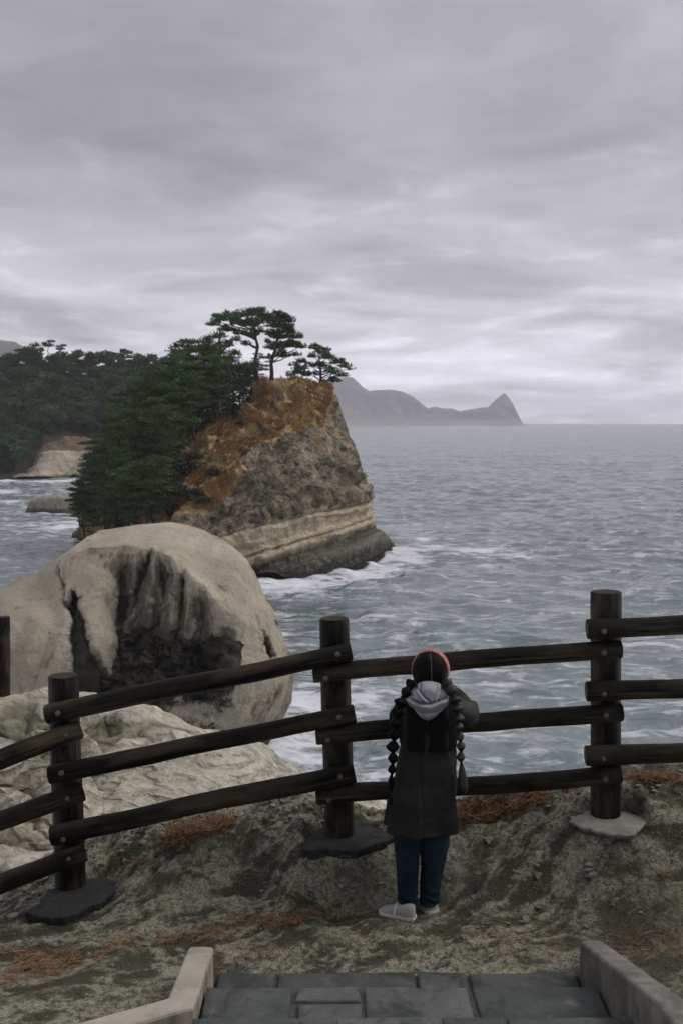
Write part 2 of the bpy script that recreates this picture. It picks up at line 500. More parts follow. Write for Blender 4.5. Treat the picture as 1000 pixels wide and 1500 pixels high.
# ---------------------------------------------------------------- rock / earth materials
def mat_ground():
    m = M('weathered shore rock')
    po = m.pos()
    wv = m.vadd(po, m.noise(po, 1.1, 4, .55, 0, True), .9)
    stre = m.map(wv, (1.0, 2.6, 2.6), rot=(0, 0, rad(28)))
    n1 = m.noise(stre, 1.9, 10, .70, .9)
    n2 = m.noise(wv, 4.6, 10, .72, .4)
    n3 = m.noise(po, 34, 6, .65)
    v = m.math('ADD', m.math('MULTIPLY', n1, .45), m.math('MULTIPLY', n2, .4))
    v = m.math('ADD', v, m.math('ADD', -.036, m.math('MULTIPLY', m.attr('flow'), .22)))
    pale = m.rng(v, .45, .56, 0, 1, True)
    pale = m.math('MULTIPLY', pale, m.rng(n3, .36, .52, .25, 1.0, True))
    soil = m.mix(m.noise(po, 9, 8, .7), (.060, .058, .041), (.185, .174, .125))
    rock = m.mix(n3, (.31, .30, .225), (.74, .70, .55))
    c = m.mix(pale, soil, rock)
    # yellow-green lichen blotches on the steep faces
    lic = m.vor(m.vadd(po, m.noise(po, 9, 4, .6, 0, True), .09), 11, 'F1')
    lf = m.math('MULTIPLY', m.rng(lic, .30, .36, 1, 0, True), m.rng(m.noise(po, 2.1, 3), .46, .56, 0, 1, True))
    lf = m.math('MULTIPLY', lf, m.attr('lichen'))
    c = m.mix(m.math('MULTIPLY', lf, .8), c, (.27, .27, .17))
    dirt = m.attr('dirt')
    c = m.mix(m.math('MULTIPLY', dirt, m.rng(m.noise(po, 6, 8, .7), .3, .62, 1.0, .35)), c, m.mix(n3, (.085, .081, .064), (.17, .16, .128)))
    c = m.mix(1.0, c, m.mix(m.rng(m.noise(po, 95, 3, .7), .35, .65), (.55, .54, .51), (1.25, 1.25, 1.22)), 'MULTIPLY')
    pits = m.math('MULTIPLY', m.rng(m.noise(po, 62, 4, .6), .34, .44, .3, 1, True), m.rng(m.noise(po, 150, 2, .6), .3, .6, .62, 1.1))
    c = m.mix(1.0, c, m.mix(pits, (.35, .35, .33), (1, 1, 1)), 'MULTIPLY')
    hgt = m.math('ADD', m.math('MULTIPLY', m.noise(po, 22, 12, .72), 1.0), m.math('MULTIPLY', n2, .8))
    m.p(Base_Color=c, Roughness=.9, Normal=m.bump(hgt, 1.0, .075))
    m.set(m.b, 'Specular IOR Level', .25)
    return m.m

def mat_outcrop():
    m = M('carved pale tuff')
    po = m.pos()
    wv = m.vadd(po, m.noise(po, .35, 4, .55, 0, True), 2.2)
    n1 = m.noise(m.map(wv, (.5, .5, 4.0), rot=(.25, .12, 0)), 1.0, 9, .66, .6)
    n2 = m.noise(po, 2.2, 9, .68, .6)
    c = m.mix(m.rng(n1, .36, .62), (.21, .195, .15), (.56, .515, .42))
    c = m.mix(m.rng(n2, .34, .6), m.mix(.5, c, (.15, .138, .10)), c)
    web = m.noise(m.vadd(po, m.noise(po, 1.6, 4, .6, 0, True), .8), 3.2, 6, .6, 1.2)
    c = m.mix(m.rng(m.math('ABSOLUTE', m.math('SUBTRACT', web, .5)), .0, .05, .45, 0), c, (.60, .555, .455))
    web2 = m.noise(m.vadd(po, m.noise(po, 3.6, 4, .6, 0, True), .5), 6.5, 5, .6, .8)
    c = m.mix(m.rng(m.math('ABSOLUTE', m.math('SUBTRACT', web2, .5)), .0, .045, .6, 0), c, (.64, .59, .485))
    zz = m.math('ADD', m.math('MULTIPLY', m.sep(po)[2], 6.5), m.math('ADD', m.math('MULTIPLY', m.sep(po)[0], .8), m.math('MULTIPLY', m.noise(po, .42, 5, .55, .4), 11.0)))
    fr = m.math('ABSOLUTE', m.math('SUBTRACT', m.math('FRACT', zz), .5))
    zone = m.rng(m.noise(po, .30, 4, .55), .38, .54, 0, 1, True)
    band = m.math('MULTIPLY', m.rng(fr, .0, .36, 1, 0, True), zone)
    c = m.mix(m.math('MULTIPLY', band, m.rng(n2, .3, .6, .68, .25)), c, (.125, .118, .075))
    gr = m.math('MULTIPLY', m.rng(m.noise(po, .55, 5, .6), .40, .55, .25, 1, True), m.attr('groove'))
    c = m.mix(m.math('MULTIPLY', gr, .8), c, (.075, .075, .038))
    hg = m.math('SUBTRACT', m.math('ADD', n1, m.math('MULTIPLY', m.noise(po, 7, 10, .7), .35)), m.math('MULTIPLY', band, .5))
    m.p(Base_Color=c, Roughness=.92, Normal=m.bump(hg, .8, .16)); m.set(m.b, 'Specular IOR Level', .2)
    return m.m

def mat_boulder():
    m = M('pale boulder tuff')
    po = m.pos()
    n1 = m.noise(po, .22, 8, .6, .4); n2 = m.noise(po, 1.6, 10, .7)
    c = m.mix(m.rng(n1, .33, .66), (.44, .392, .297), (.66, .598, .462))
    c = m.mix(m.rng(m.noise(po, 6, 6, .7), .3, .7, .35, 0), c, (.14, .125, .095))
    run = m.noise(m.map(po, (1.1, 1.1, .13)), 1.0, 7, .65, .5)
    c = m.mix(m.math('MULTIPLY', m.rng(run, .54, .68, 0, .6, True), m.attr('steep')), c, (.135, .12, .088))
    c = m.mix(m.rng(n2, .32, .45, .6, 0), c, (.18, .16, .12))
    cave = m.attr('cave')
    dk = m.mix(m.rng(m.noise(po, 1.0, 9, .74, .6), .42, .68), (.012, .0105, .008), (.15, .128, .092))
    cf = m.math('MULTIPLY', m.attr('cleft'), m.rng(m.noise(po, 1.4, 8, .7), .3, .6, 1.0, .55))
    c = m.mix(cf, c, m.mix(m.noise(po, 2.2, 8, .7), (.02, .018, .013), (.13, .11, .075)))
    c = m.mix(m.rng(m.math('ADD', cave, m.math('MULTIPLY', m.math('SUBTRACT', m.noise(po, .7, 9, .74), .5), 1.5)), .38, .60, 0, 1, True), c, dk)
    st = m.attr('stain_shade')  # brown stains plus front-face shade painted into the rock colour
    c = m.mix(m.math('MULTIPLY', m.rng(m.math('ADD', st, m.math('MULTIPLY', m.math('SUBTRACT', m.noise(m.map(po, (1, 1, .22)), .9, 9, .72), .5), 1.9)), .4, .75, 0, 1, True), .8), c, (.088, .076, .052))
    pits = m.rng(m.noise(po, 3.6, 3, .5), .27, .33, 1, 0, True)
    c = m.mix(m.math('MULTIPLY', pits, .55), c, (.10, .09, .07))
    z = m.sep(po)[2]
    wet = m.rng(m.math('ADD', z, m.math('MULTIPLY', n2, 2.0)), 1.0, 3.4, .85, 0, True)
    c = m.mix(wet, c, (.035, .032, .026))
    hg = m.math('ADD', m.noise(po, 1.3, 12, .74), m.math('MULTIPLY', m.math('MULTIPLY', run, m.attr('steep')), .5))
    m.p(Base_Color=c, Roughness=.9, Normal=m.bump(hg, .8, .7)); m.set(m.b, 'Specular IOR Level', .2)
    return m.m

def mat_headland():
    m = M('layered cliff')
    po = m.pos()
    s = m.attr('strata')           # rises with depth below the layered bed's top, in metres
    n1 = m.noise(po, .16, 9, .68, .6); n2 = m.noise(po, .8, 9, .7, .4)
    rock = m.mix(m.rng(n1, .34, .64), (.085, .076, .057), (.35, .303, .222))
    rock = m.mix(m.rng(n2, .40, .54, .92, 0), rock, (.036, .033, .026))
    orange = m.math('MULTIPLY', m.rng(m.noise(po, .33, 6, .65), .56, .66, 0, 1, True), .7)
    rock = m.mix(orange, rock, (.24, .125, .045))
    wob = m.math('ADD', s, m.math('MULTIPLY', m.math('SUBTRACT', n1, .5), 1.6))
    fine = m.noise(m.n('ShaderNodeCombineXYZ', {0: m.math('MULTIPLY', m.sep(po)[0], .05), 1: 0.0, 2: m.math('MULTIPLY', wob, 1.5)}).outputs[0], 1.0, 7, .65)
    tan = m.mix(m.rng(fine, .34, .64), (.36, .30, .205), (.74, .63, .45))
    low = m.mix(m.rng(fine, .38, .62), (.085, .08, .064), (.25, .23, .185))
    wob2 = m.math('ADD', wob, m.math('MULTIPLY', m.math('SUBTRACT', n2, .5), 1.2))
    bed = m.mix(m.rng(wob2, 3.9, 4.5, 0, 1, True), tan, low)
    bed = m.mix(m.math('MULTIPLY', m.rng(n2, .42, .6, 1, 0), .35), bed, (.05, .044, .034))
    c = m.mix(m.rng(wob2, -.25, .3, 0, 1, True), rock, bed)
    g = m.math('ADD', m.attr('grass'), m.math('MULTIPLY', m.math('SUBTRACT', m.noise(po, .42, 8, .7), .5), 2.3))
    gc = m.mix(m.noise(po, .5, 8, .7), (.19, .112, .047), (.66, .47, .245))
    gc = m.mix(m.rng(m.noise(po, .21, 5, .6), .47, .6, 0, .8, True), gc, (.13, .11, .045))
    c = m.mix(m.rng(g, .42, .60, 0, 1, True), c, gc)
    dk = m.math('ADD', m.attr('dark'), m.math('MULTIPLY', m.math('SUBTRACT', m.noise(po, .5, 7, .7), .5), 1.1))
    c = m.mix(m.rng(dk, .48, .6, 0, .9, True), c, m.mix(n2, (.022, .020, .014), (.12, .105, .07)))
    wet = m.rng(m.math('ADD', m.sep(po)[2], m.math('MULTIPLY', m.math('SUBTRACT', n2, .5), 7.0)), .6, 2.6, .9, 0, True)
    c = m.mix(wet, c, (.026, .024, .02))
    hg = m.math('ADD', m.noise(po, .5, 11, .7), m.math('MULTIPLY', fine, m.rng(s, -.3, .2, 0, .5)))
    m.p(Base_Color=c, Roughness=.92, Normal=m.bump(hg, .8, 1.1)); m.set(m.b, 'Specular IOR Level', .2)
    return m.m

def mat_plain(name, c1, c2, scale, rough=.9, bs=.4, bd=.05, detail=8):
    m = M(name); po = m.pos()
    n = m.noise(po, scale, detail, .65, .4)
    m.p(Base_Color=m.mix(m.rng(n, .33, .66), c1, c2), Roughness=rough, Normal=m.bump(m.noise(po, scale * 2.5, detail, .65), bs, bd))
    m.set(m.b, 'Specular IOR Level', .25)
    return m.m

# ---------------------------------------------------------------- foreground ground
GC = []   # control points px, py, z
for px_ in (-450, -200, 0, 250, 500, 750, 1000, 1250, 1500): GC += [(px_, 1500, 17.28 if px_ > 100 else 17.36), (px_, 1750, 17.28)]
GC += [(0, 1430, 17.33), (150, 1440, 17.37), (400, 1425, 17.31), (600, 1425, 17.31), (850, 1425, 17.32), (1000, 1425, 17.33),
       (0, 1370, 17.28), (150, 1375, 17.32), (300, 1365, 17.34), (450, 1350, 17.34), (560, 1350, 17.37), (600, 1345, 17.375), (640, 1340, 17.378), (750, 1350, 17.36), (880, 1350, 17.37), (1000, 1350, 17.38),
       (150, 1305, 17.33), (110, 1290, 17.35), (180, 1320, 17.35), (60, 1330, 17.28), (0, 1330, 17.24), (300, 1300, 17.44), (400, 1300, 17.44), (480, 1318, 17.38), (560, 1310, 17.39),
       (440, 1262, 17.58), (500, 1250, 17.60), (560, 1246, 17.59), (498, 1215, 17.635), (630, 1305, 17.40), (640, 1255, 17.47), (640, 1215, 17.56),
       (720, 1295, 17.45), (720, 1240, 17.54), (800, 1300, 17.46), (800, 1240, 17.60), (800, 1195, 17.70), (886, 1205, 17.74), (886, 1228, 17.66), (860, 1268, 17.57), (900, 1300, 17.48),
       (960, 1230, 17.69), (1000, 1190, 17.77), (1000, 1240, 17.66), (1000, 1295, 17.50), (300, 1235, 17.58), (380, 1225, 17.62), (220, 1270, 17.46),
       (1150, 1190, 17.8), (1150, 1300, 17.45), (1300, 1190, 17.8), (1300, 1300, 17.45), (-120, 1370, 17.2), (-120, 1330, 17.1), (-300, 1400, 17.0)]
CREST = [(-300, 1400, 16.95), (-150, 1350, 17.05), (0, 1308, 17.19), (60, 1272, 17.36), (100, 1258, 17.42), (180, 1230, 17.52), (250, 1206, 17.6), (300, 1196, 17.65), (340, 1188, 17.69), (400, 1181, 17.72),
         (480, 1187, 17.70), (540, 1198, 17.64), (600, 1212, 17.58), (640, 1206, 17.59), (690, 1188, 17.65), (740, 1172, 17.72), (850, 1156, 17.80), (900, 1141, 17.86), (940, 1131, 17.90), (1000, 1134, 17.9), (1150, 1134, 17.92), (1350, 1134, 17.92)]
GPTS = np.array([at_z(*p) for p in GC + CREST])
g_fit = tps_fit(GPTS[:, :2], GPTS[:, 2], 2e-4)
CR = np.array([at_z(*p) for p in CREST]); CR = CR[np.argsort(CR[:, 0])]
def ground_base(X, Y):
    z = g_fit(np.stack([X, Y], -1))
    yc = np.interp(X, CR[:, 0], CR[:, 1])
    d = np.maximum(0, Y - yc - .04)
    zc = np.interp(X, CR[:, 0], CR[:, 2])
    z = np.where(d > 0, np.minimum(z, zc + .01) - 1.1 * d ** 1.35 - .25 * d, z)
    return np.where(Y < 3.6, g_fit(np.stack([X, np.maximum(Y, 3.6)], -1)), z)
def ground_z(X, Y):
    X = np.asarray(X, float); Y = np.asarray(Y, float)
    z = ground_base(X, Y)
    P = np.stack([X, Y, 0 * X], -1)
    yc = np.interp(X, CR[:, 0], CR[:, 1])
    edge = sstep(-.9, .05, Y - yc) * sstep(.6, .1, Y - yc)
    flat = sstep(5.35, 5.05, Y)                       # smoother towards the stairs
    a = fbm(P, 1.3, 3, .5, 1) * .045
    b = fbm(P, 4.2, 5, .55, 2, ridge=True) * (.034 + .035 * edge)
    c = fbm(P, 16, 4, .6, 3) * (.012 + .022 * edge)
    z = z + (a + b + c + .030 * (ground_flow(X, Y) - .15)) * (1 - .75 * flat)
    # bedded level under each poured footing and under the shoes
    for (px_, py_, zp, r_) in PADS:
        c_ = at_z(px_, py_, zp); dd = np.hypot((X - c_[0]), (Y - c_[1]) * 1.1)
        w_ = sstep(r_ * 1.12, r_ * .80, dd); z = z * (1 - w_) + w_ * (zp - .045)
    c_ = at_z(604, 1342, 17.372); dd = np.hypot((X - c_[0]) / .24, (Y - c_[1]) / .16); w_ = sstep(1.2, .7, dd); z = z * (1 - w_) + w_ * 17.372
    return z
PADS = [(102, 1315, 17.375, .25), (506, 1228, 17.645, .25), (893, 1202, 17.758, .21)]
def ground_flow(X, Y):
    P = np.stack([X, Y, 0 * X], -1)
    wx_ = fbm(P, .9, 3, .5, 21); wy_ = fbm(P, .9, 3, .5, 22)
    ca, sa = math.cos(rad(24)), math.sin(rad(24))
    U = X * ca + Y * sa + .55 * wx_; V_ = -X * sa + Y * ca + .35 * wy_
    Q = np.stack([U * .9, V_ * 3.4, 0 * U], -1)
    return fbm(Q, 1.9, 6, .62, 23, ridge=True)
def ray_ground(px, py):
    """march the pixel ray to the foreground ground"""
    px = np.asarray(px, float); py = np.asarray(py, float)
    Yb = np.full(px.shape, np.nan); prev = None
    for Y in np.arange(3.9, 8.2, .02):
        p = at(px, py, np.full(px.shape, Y))
        hit = (p[..., 2] < ground_z(p[..., 0], p[..., 1])) & np.isnan(Yb)
        Yb[hit] = Y - .01
    p = at(px, py, np.where(np.isnan(Yb), 6, Yb))
    p[..., 2] = ground_z(p[..., 0], p[..., 1])
    return p, ~np.isnan(Yb)

def build_ground():
    xs = np.arange(-4.2, 4.4, .0135); ys = np.concatenate([np.arange(0.6, 4.2, .08), np.arange(4.2, 7.4, .0125), np.arange(7.42, 9.4, .06)])
    X, Y = np.meshgrid(xs, ys)
    Z = ground_z(X, Y)
    # the ground sinks under the stairs so that the slabs stand free of it
    P = np.stack([X, Y, Z], -1)
    st = sstep(-.72, -.66, X) * sstep(1.22, 1.16, X) * sstep(5.06, 5.0, Y)
    P[..., 2] -= .25 * st
    n = grid_normals(P); steep = 1 - np.abs(n[..., 2])
    lich = np.clip(.15 + 2.6 * steep, 0, 1)
    # image-independent wear: trodden earth on the landing and right of the stairs
    wx = fbm(np.stack([X, Y, 0 * X], -1), 1.5, 3, .5, 9)
    dirt = np.clip(sstep(.9, 1.5, X + .3 * wx) * sstep(5.9, 5.5, Y + .2 * wx) + .75 * sstep(5.62, 5.75, Y) * sstep(6.0, 5.8, Y) * sstep(.45, .2, np.abs(X - .35) - .3 * wx), 0, 1)
    me = grid_mesh('ground', P, attrs={'lichen': lich, 'dirt': dirt, 'flow': ground_flow(X, Y)})
    o = link_mesh('ground', me, mat_ground())
    return tag(o, 'bare grey-tan rock and earth of the viewpoint', kind='structure')

# ---------------------------------------------------------------- back skirts for traced rock faces
def with_back(P, edge, centre, depths, shrink, drops):
    """P grid (nt,nu,3): returns extra grid going back from the outline 'edge' (k,3)"""
    rows = [edge]
    for d, s_, f in zip(depths, shrink, drops):
        q = edge.copy()
        q[:, 0] = centre[0] + (edge[:, 0] - centre[0]) * s_
        q[:, 1] = edge[:, 1] + d
        q[:, 2] = edge[:, 2] * f - (1 - f) * 2.0
        rows.append(q)
    return rows
def dense_rows(rows, sub):
    R = np.stack(rows)
    out = []
    for i in range(len(R) - 1):
        for k in range(sub): out.append(R[i] + (R[i + 1] - R[i]) * k / sub)
    out.append(R[-1]); return np.stack(out)

def mesh_join(name, grids, attrs):
    V, Fa, b = [], [], 0
    for P in grids:
        V.append(P.reshape(-1, 3)); Fa.append(grid_faces(*P.shape[:2]) + b); b += P.shape[0] * P.shape[1]
    return np_mesh(name, np.concatenate(V), np.concatenate(Fa), attrs=attrs)

# ---------------------------------------------------------------- carved pale outcrop below the viewpoint
def build_outcrop():
    ridge = [(-420, 1080, 14.4), (-200, 1045, 14.2), (0, 1036, 14), (60, 1025, 14.2), (115, 1030, 14.4), (150, 1053, 14.4), (178, 1038, 14.6), (220, 1055, 14.6), (270, 1068, 14.6), (330, 1085, 14.5), (370, 1100, 14.4), (402, 1125, 14.2), (440, 1146, 14), (480, 1161, 13.8), (545, 1184, 13.6), (640, 1240, 13.4)]
    R = resample(ridge, 520)
    nt = 330
    t = np.linspace(0, 1, nt)[:, None]
    px = R[None, :, 0] + 0 * t
    foot = 1420 + 0 * R[None, :, 1]
    py = R[None, :, 1] + (foot - R[None, :, 1]) * t
    Y = R[None, :, 2] - (R[None, :, 2] - 9.2) * (t ** .8)
    P = at(px, py, Y)
    # worn benches following the bedding, plus lumps
    z = P[..., 2]; warp = fbm(P, .35, 4, .5, 3)
    lev = z * 3.4 + .45 * P[..., 0] + 3.6 * warp
    saw = np.abs((lev - np.floor(lev)) * 2 - 1)
    lim = sstep(0, .06, t)
    zone = sstep(.40, .62, .5 + .9 * fbm(P, .22, 3, .5, 12))
    d = .26 * (saw ** .6 - .6) * (.2 + .8 * zone) + .11 * fbm(P, .45, 6, .6, 6, ridge=True) + .05 * fbm(P, 3.2, 4, .55, 8)
    n = grid_normals(P); n *= np.sign((n * (np.array([0, 0, CAM_Z]) - P)).sum(-1, keepdims=True))
    P = P + n * (d * (.25 + .75 * lim))[..., None]
    rows = with_back(P, P[0], (-2, 20, 0), (1.2, 3.5, 9, 22), (1, 1, .98, .92), (.985, .93, .6, 0))
    B = dense_rows(rows, 10)[::-1]
    B[:-1] += (.35 * fbm(B, .5, 5, .55, 4))[:-1, :, None] * np.array([0, 0, 1.0])
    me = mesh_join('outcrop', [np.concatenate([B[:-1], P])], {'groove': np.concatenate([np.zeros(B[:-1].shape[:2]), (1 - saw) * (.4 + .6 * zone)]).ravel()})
    o = link_mesh('rock_outcrop', me, mat_outcrop())
    return tag(o, 'pale carved rock slope falling away behind the fence', kind='structure')

# ---------------------------------------------------------------- big boulder
def build_boulder():
    top = [(-260, 985), (-120, 915), (0, 866), (30, 850), (60, 834), (110, 800), (128, 786), (150, 778), (200, 769), (250, 765), (275, 769), (300, 777), (330, 795), (360, 818)]
    right = [(360, 818), (374, 842), (386, 872), (405, 905), (416, 938), (424, 965), (430, 990), (427, 1025), (408, 1062), (392, 1092), (385, 1104)]
    bottom = [(-260, 1180), (0, 1160), (200, 1150), (300, 1130), (385, 1104)]
    left = [(-260, 985), (-260, 1180)]
    nu, nt = 560, 420
    S = coons(top, bottom, left, right, nu, nt); px, py = S[..., 0], S[..., 1]
    D = [(-260, 985, 64), (-120, 915, 65), (0, 866, 66), (60, 834, 67), (150, 778, 69), (200, 769, 71), (250, 765, 72), (300, 777, 71), (330, 795, 69), (360, 818, 68), (386, 872, 66.5), (416, 938, 66), (430, 990, 66), (427, 1025, 66.3), (385, 1104, 66.2),
         (40, 900, 61.5), (0, 950, 60.5), (30, 1010, 59.5), (90, 930, 60.2), (85, 1000, 59), (-120, 1000, 61), (-260, 1180, 57), (0, 1160, 57), (200, 1150, 60), (300, 1130, 63), (69, 827, 66),
         (140, 870, 61.2), (150, 940, 60.2), (200, 850, 62.0), (240, 850, 61.4), (270, 880, 60.6), (200, 890, 61.6), (240, 890, 60.8), (300, 912, 60.0), (172, 900, 61.8), (215, 915, 61.0), (262, 912, 60.2), (150, 840, 62.2),
         (340, 866, 61.6), (358, 822, 66.5), (348, 905, 60.6), (375, 920, 62.2), (365, 985, 61.8), (390, 960, 63), (375, 1040, 63.2), (405, 1010, 64.2), (250, 1060, 60.8), (330, 1060, 61.8), (250, 980, 60.6), (330, 960, 60.4), (395, 890, 65)]
    for (x, y, v) in ((110, 808, 63.6), (138, 800, 63.2), (184, 797, 62.6), (225, 804, 61.8), (250, 813, 61.2), (267, 832, 60.7), (294, 855, 60.2), (313, 878, 59.8)):
        k_ = 0 if x < 245 else 1
        D += [(x, y, v), (x + 7 * k_, y - 9, v + 1.9), (x - 5 * k_, y + 9, v + .05)]
    D = np.array(D, float)
    Y = .8 * blur(blur(facet_fit(D[:, :2], D[:, 2])(S[..., :2]), 4), 3) + .2 * tps_fit(D[:, :2], D[:, 2], 3e-4)(S[..., :2])
    wob = np.stack([px * .045, py * .03, 0 * px], -1)
    wx = px + 13 * fbm(wob, 1, 5, .62, 3); wy = py + 15 * fbm(wob, 1, 5, .62, 7)
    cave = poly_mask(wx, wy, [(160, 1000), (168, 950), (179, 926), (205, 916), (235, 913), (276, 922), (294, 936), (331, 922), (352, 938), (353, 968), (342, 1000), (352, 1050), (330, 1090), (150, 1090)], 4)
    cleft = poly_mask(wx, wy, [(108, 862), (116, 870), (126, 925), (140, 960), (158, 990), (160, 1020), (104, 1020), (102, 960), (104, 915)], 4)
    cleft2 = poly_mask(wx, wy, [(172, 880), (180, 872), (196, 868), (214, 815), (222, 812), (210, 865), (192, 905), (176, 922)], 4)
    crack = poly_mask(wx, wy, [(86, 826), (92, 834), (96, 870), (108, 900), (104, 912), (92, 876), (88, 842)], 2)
    notch = poly_mask(wx, wy, [(384, 925), (392, 930), (400, 965), (392, 970), (384, 950)], 4)
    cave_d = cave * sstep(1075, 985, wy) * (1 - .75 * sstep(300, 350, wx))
    cave_s = blur(cave_d, 5)
    Y = Y + .8 * cave_s + 2.2 * cleft + .7 * cleft2 + 1.4 * crack + 1.4 * notch
    Y = Y + .5 * np.exp(-((wx - (238 + .1 * (wy - 815))) / 7) ** 2) * sstep(805, 830, wy) * sstep(925, 890, wy) + .4 * np.exp(-((wx - 268) / 5) ** 2) * sstep(810, 835, wy) * sstep(910, 880, wy)
    front = poly_mask(wx, wy, [(168, 838), (205, 812), (240, 815), (262, 838), (300, 880), (340, 940), (345, 985), (300, 1010), (235, 1000), (176, 985), (168, 930)], 8)
    rib = np.interp(wx + .10 * (wy - 870), [160, 176, 192, 206, 222, 236, 252, 268, 284, 300, 320], [.2, 1, .1, .85, 0, 1, .15, .9, .05, .8, 0])
    Y = Y + 1.15 * front * rib * sstep(812, 850, wy) * (1 - .45 * sstep(900, 960, wy))
    Y = Y + .5 * np.interp(px + .3 * (py - 900), [-100, -20, 10, 40, 62, 84, 100], [0, .5, 0, .8, .1, .7, 0]) * sstep(840, 900, py) * sstep(110, 80, px)
    P = at(px, py, Y)
    edgef = np.minimum(1, sstep(0, .05, np.linspace(0, 1, nt))[:, None] + .15) * np.minimum(1, sstep(0, .04, 1 - np.linspace(0, 1, nu))[None] + .15)
    n = grid_normals(P); n *= np.sign((n * (np.array([0, 0, CAM_Z]) - P)).sum(-1, keepdims=True))
    flute = fbm(P * np.array([1, 1, .12]), .5, 4, .55, 9, ridge=True)
    d = .12 * flute * sstep(800, 840, py) + .10 * fbm(P, .16, 4, .5, 5, ridge=True) + .13 * fbm(P, .9, 5, .62, 6) + (.9 * cave_d) * fbm(P, .55, 5, .6, 8, ridge=True)
    d = d + .22 * sstep(380, 330, -0 * px + 0) * 0
    P = P + n * (d * edgef)[..., None]
    steep = sstep(.75, .35, np.abs(n[..., 2]))
    stain_shade = np.maximum.reduce([.6 * cleft2, .3 * cleft, .8 * notch,  # stained spots, and the shade of the front face painted in
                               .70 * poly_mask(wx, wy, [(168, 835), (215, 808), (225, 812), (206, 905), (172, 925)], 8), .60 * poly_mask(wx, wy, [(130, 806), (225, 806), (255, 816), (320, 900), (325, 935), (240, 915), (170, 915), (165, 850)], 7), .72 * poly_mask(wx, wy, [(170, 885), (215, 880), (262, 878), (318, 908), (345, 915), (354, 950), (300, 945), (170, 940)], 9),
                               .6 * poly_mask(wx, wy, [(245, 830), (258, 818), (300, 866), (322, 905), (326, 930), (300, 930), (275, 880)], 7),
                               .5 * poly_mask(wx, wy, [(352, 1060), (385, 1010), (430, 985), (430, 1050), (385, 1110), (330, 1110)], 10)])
    edge = np.concatenate([P[0], P[1:, -1]])
    rows = with_back(P, edge, (-14, 66, 0), (1.2, 4, 9, 15, 21), (.99, .97, .9, .75, .6), (.97, .88, .65, .35, 0))
    B = dense_rows(rows, 8)
    B[1:] += .5 * fbm(B, .25, 4, .5, 2)[1:, :, None] * np.array([0, 0, 1.0])
    z0 = np.zeros(B.shape[0] * B.shape[1])
    A = {'cleft': np.concatenate([np.maximum(cleft, crack).ravel(), z0]), 'cave': np.concatenate([(cave * (1 - .34 * sstep(985, 1040, wy) - .2 * sstep(1000, 1040, wy) * sstep(215, 260, wx)) * (1 - .42 * sstep(310, 356, wx))).ravel(), z0]), 'stain_shade': np.concatenate([stain_shade.ravel(), z0]), 'steep': np.concatenate([steep.ravel(), z0 + .5])}
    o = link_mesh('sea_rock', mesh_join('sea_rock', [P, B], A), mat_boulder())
    tag(o, 'huge pale domed sea rock with a dark hollow in its face', 'sea rock')
    for (x, y) in ((430, 1010), (415, 1060), (392, 1095)):
        q = at_z(x, y + 15, 0)
        FOAM.append((q[0], q[1], 6.5))
    return o

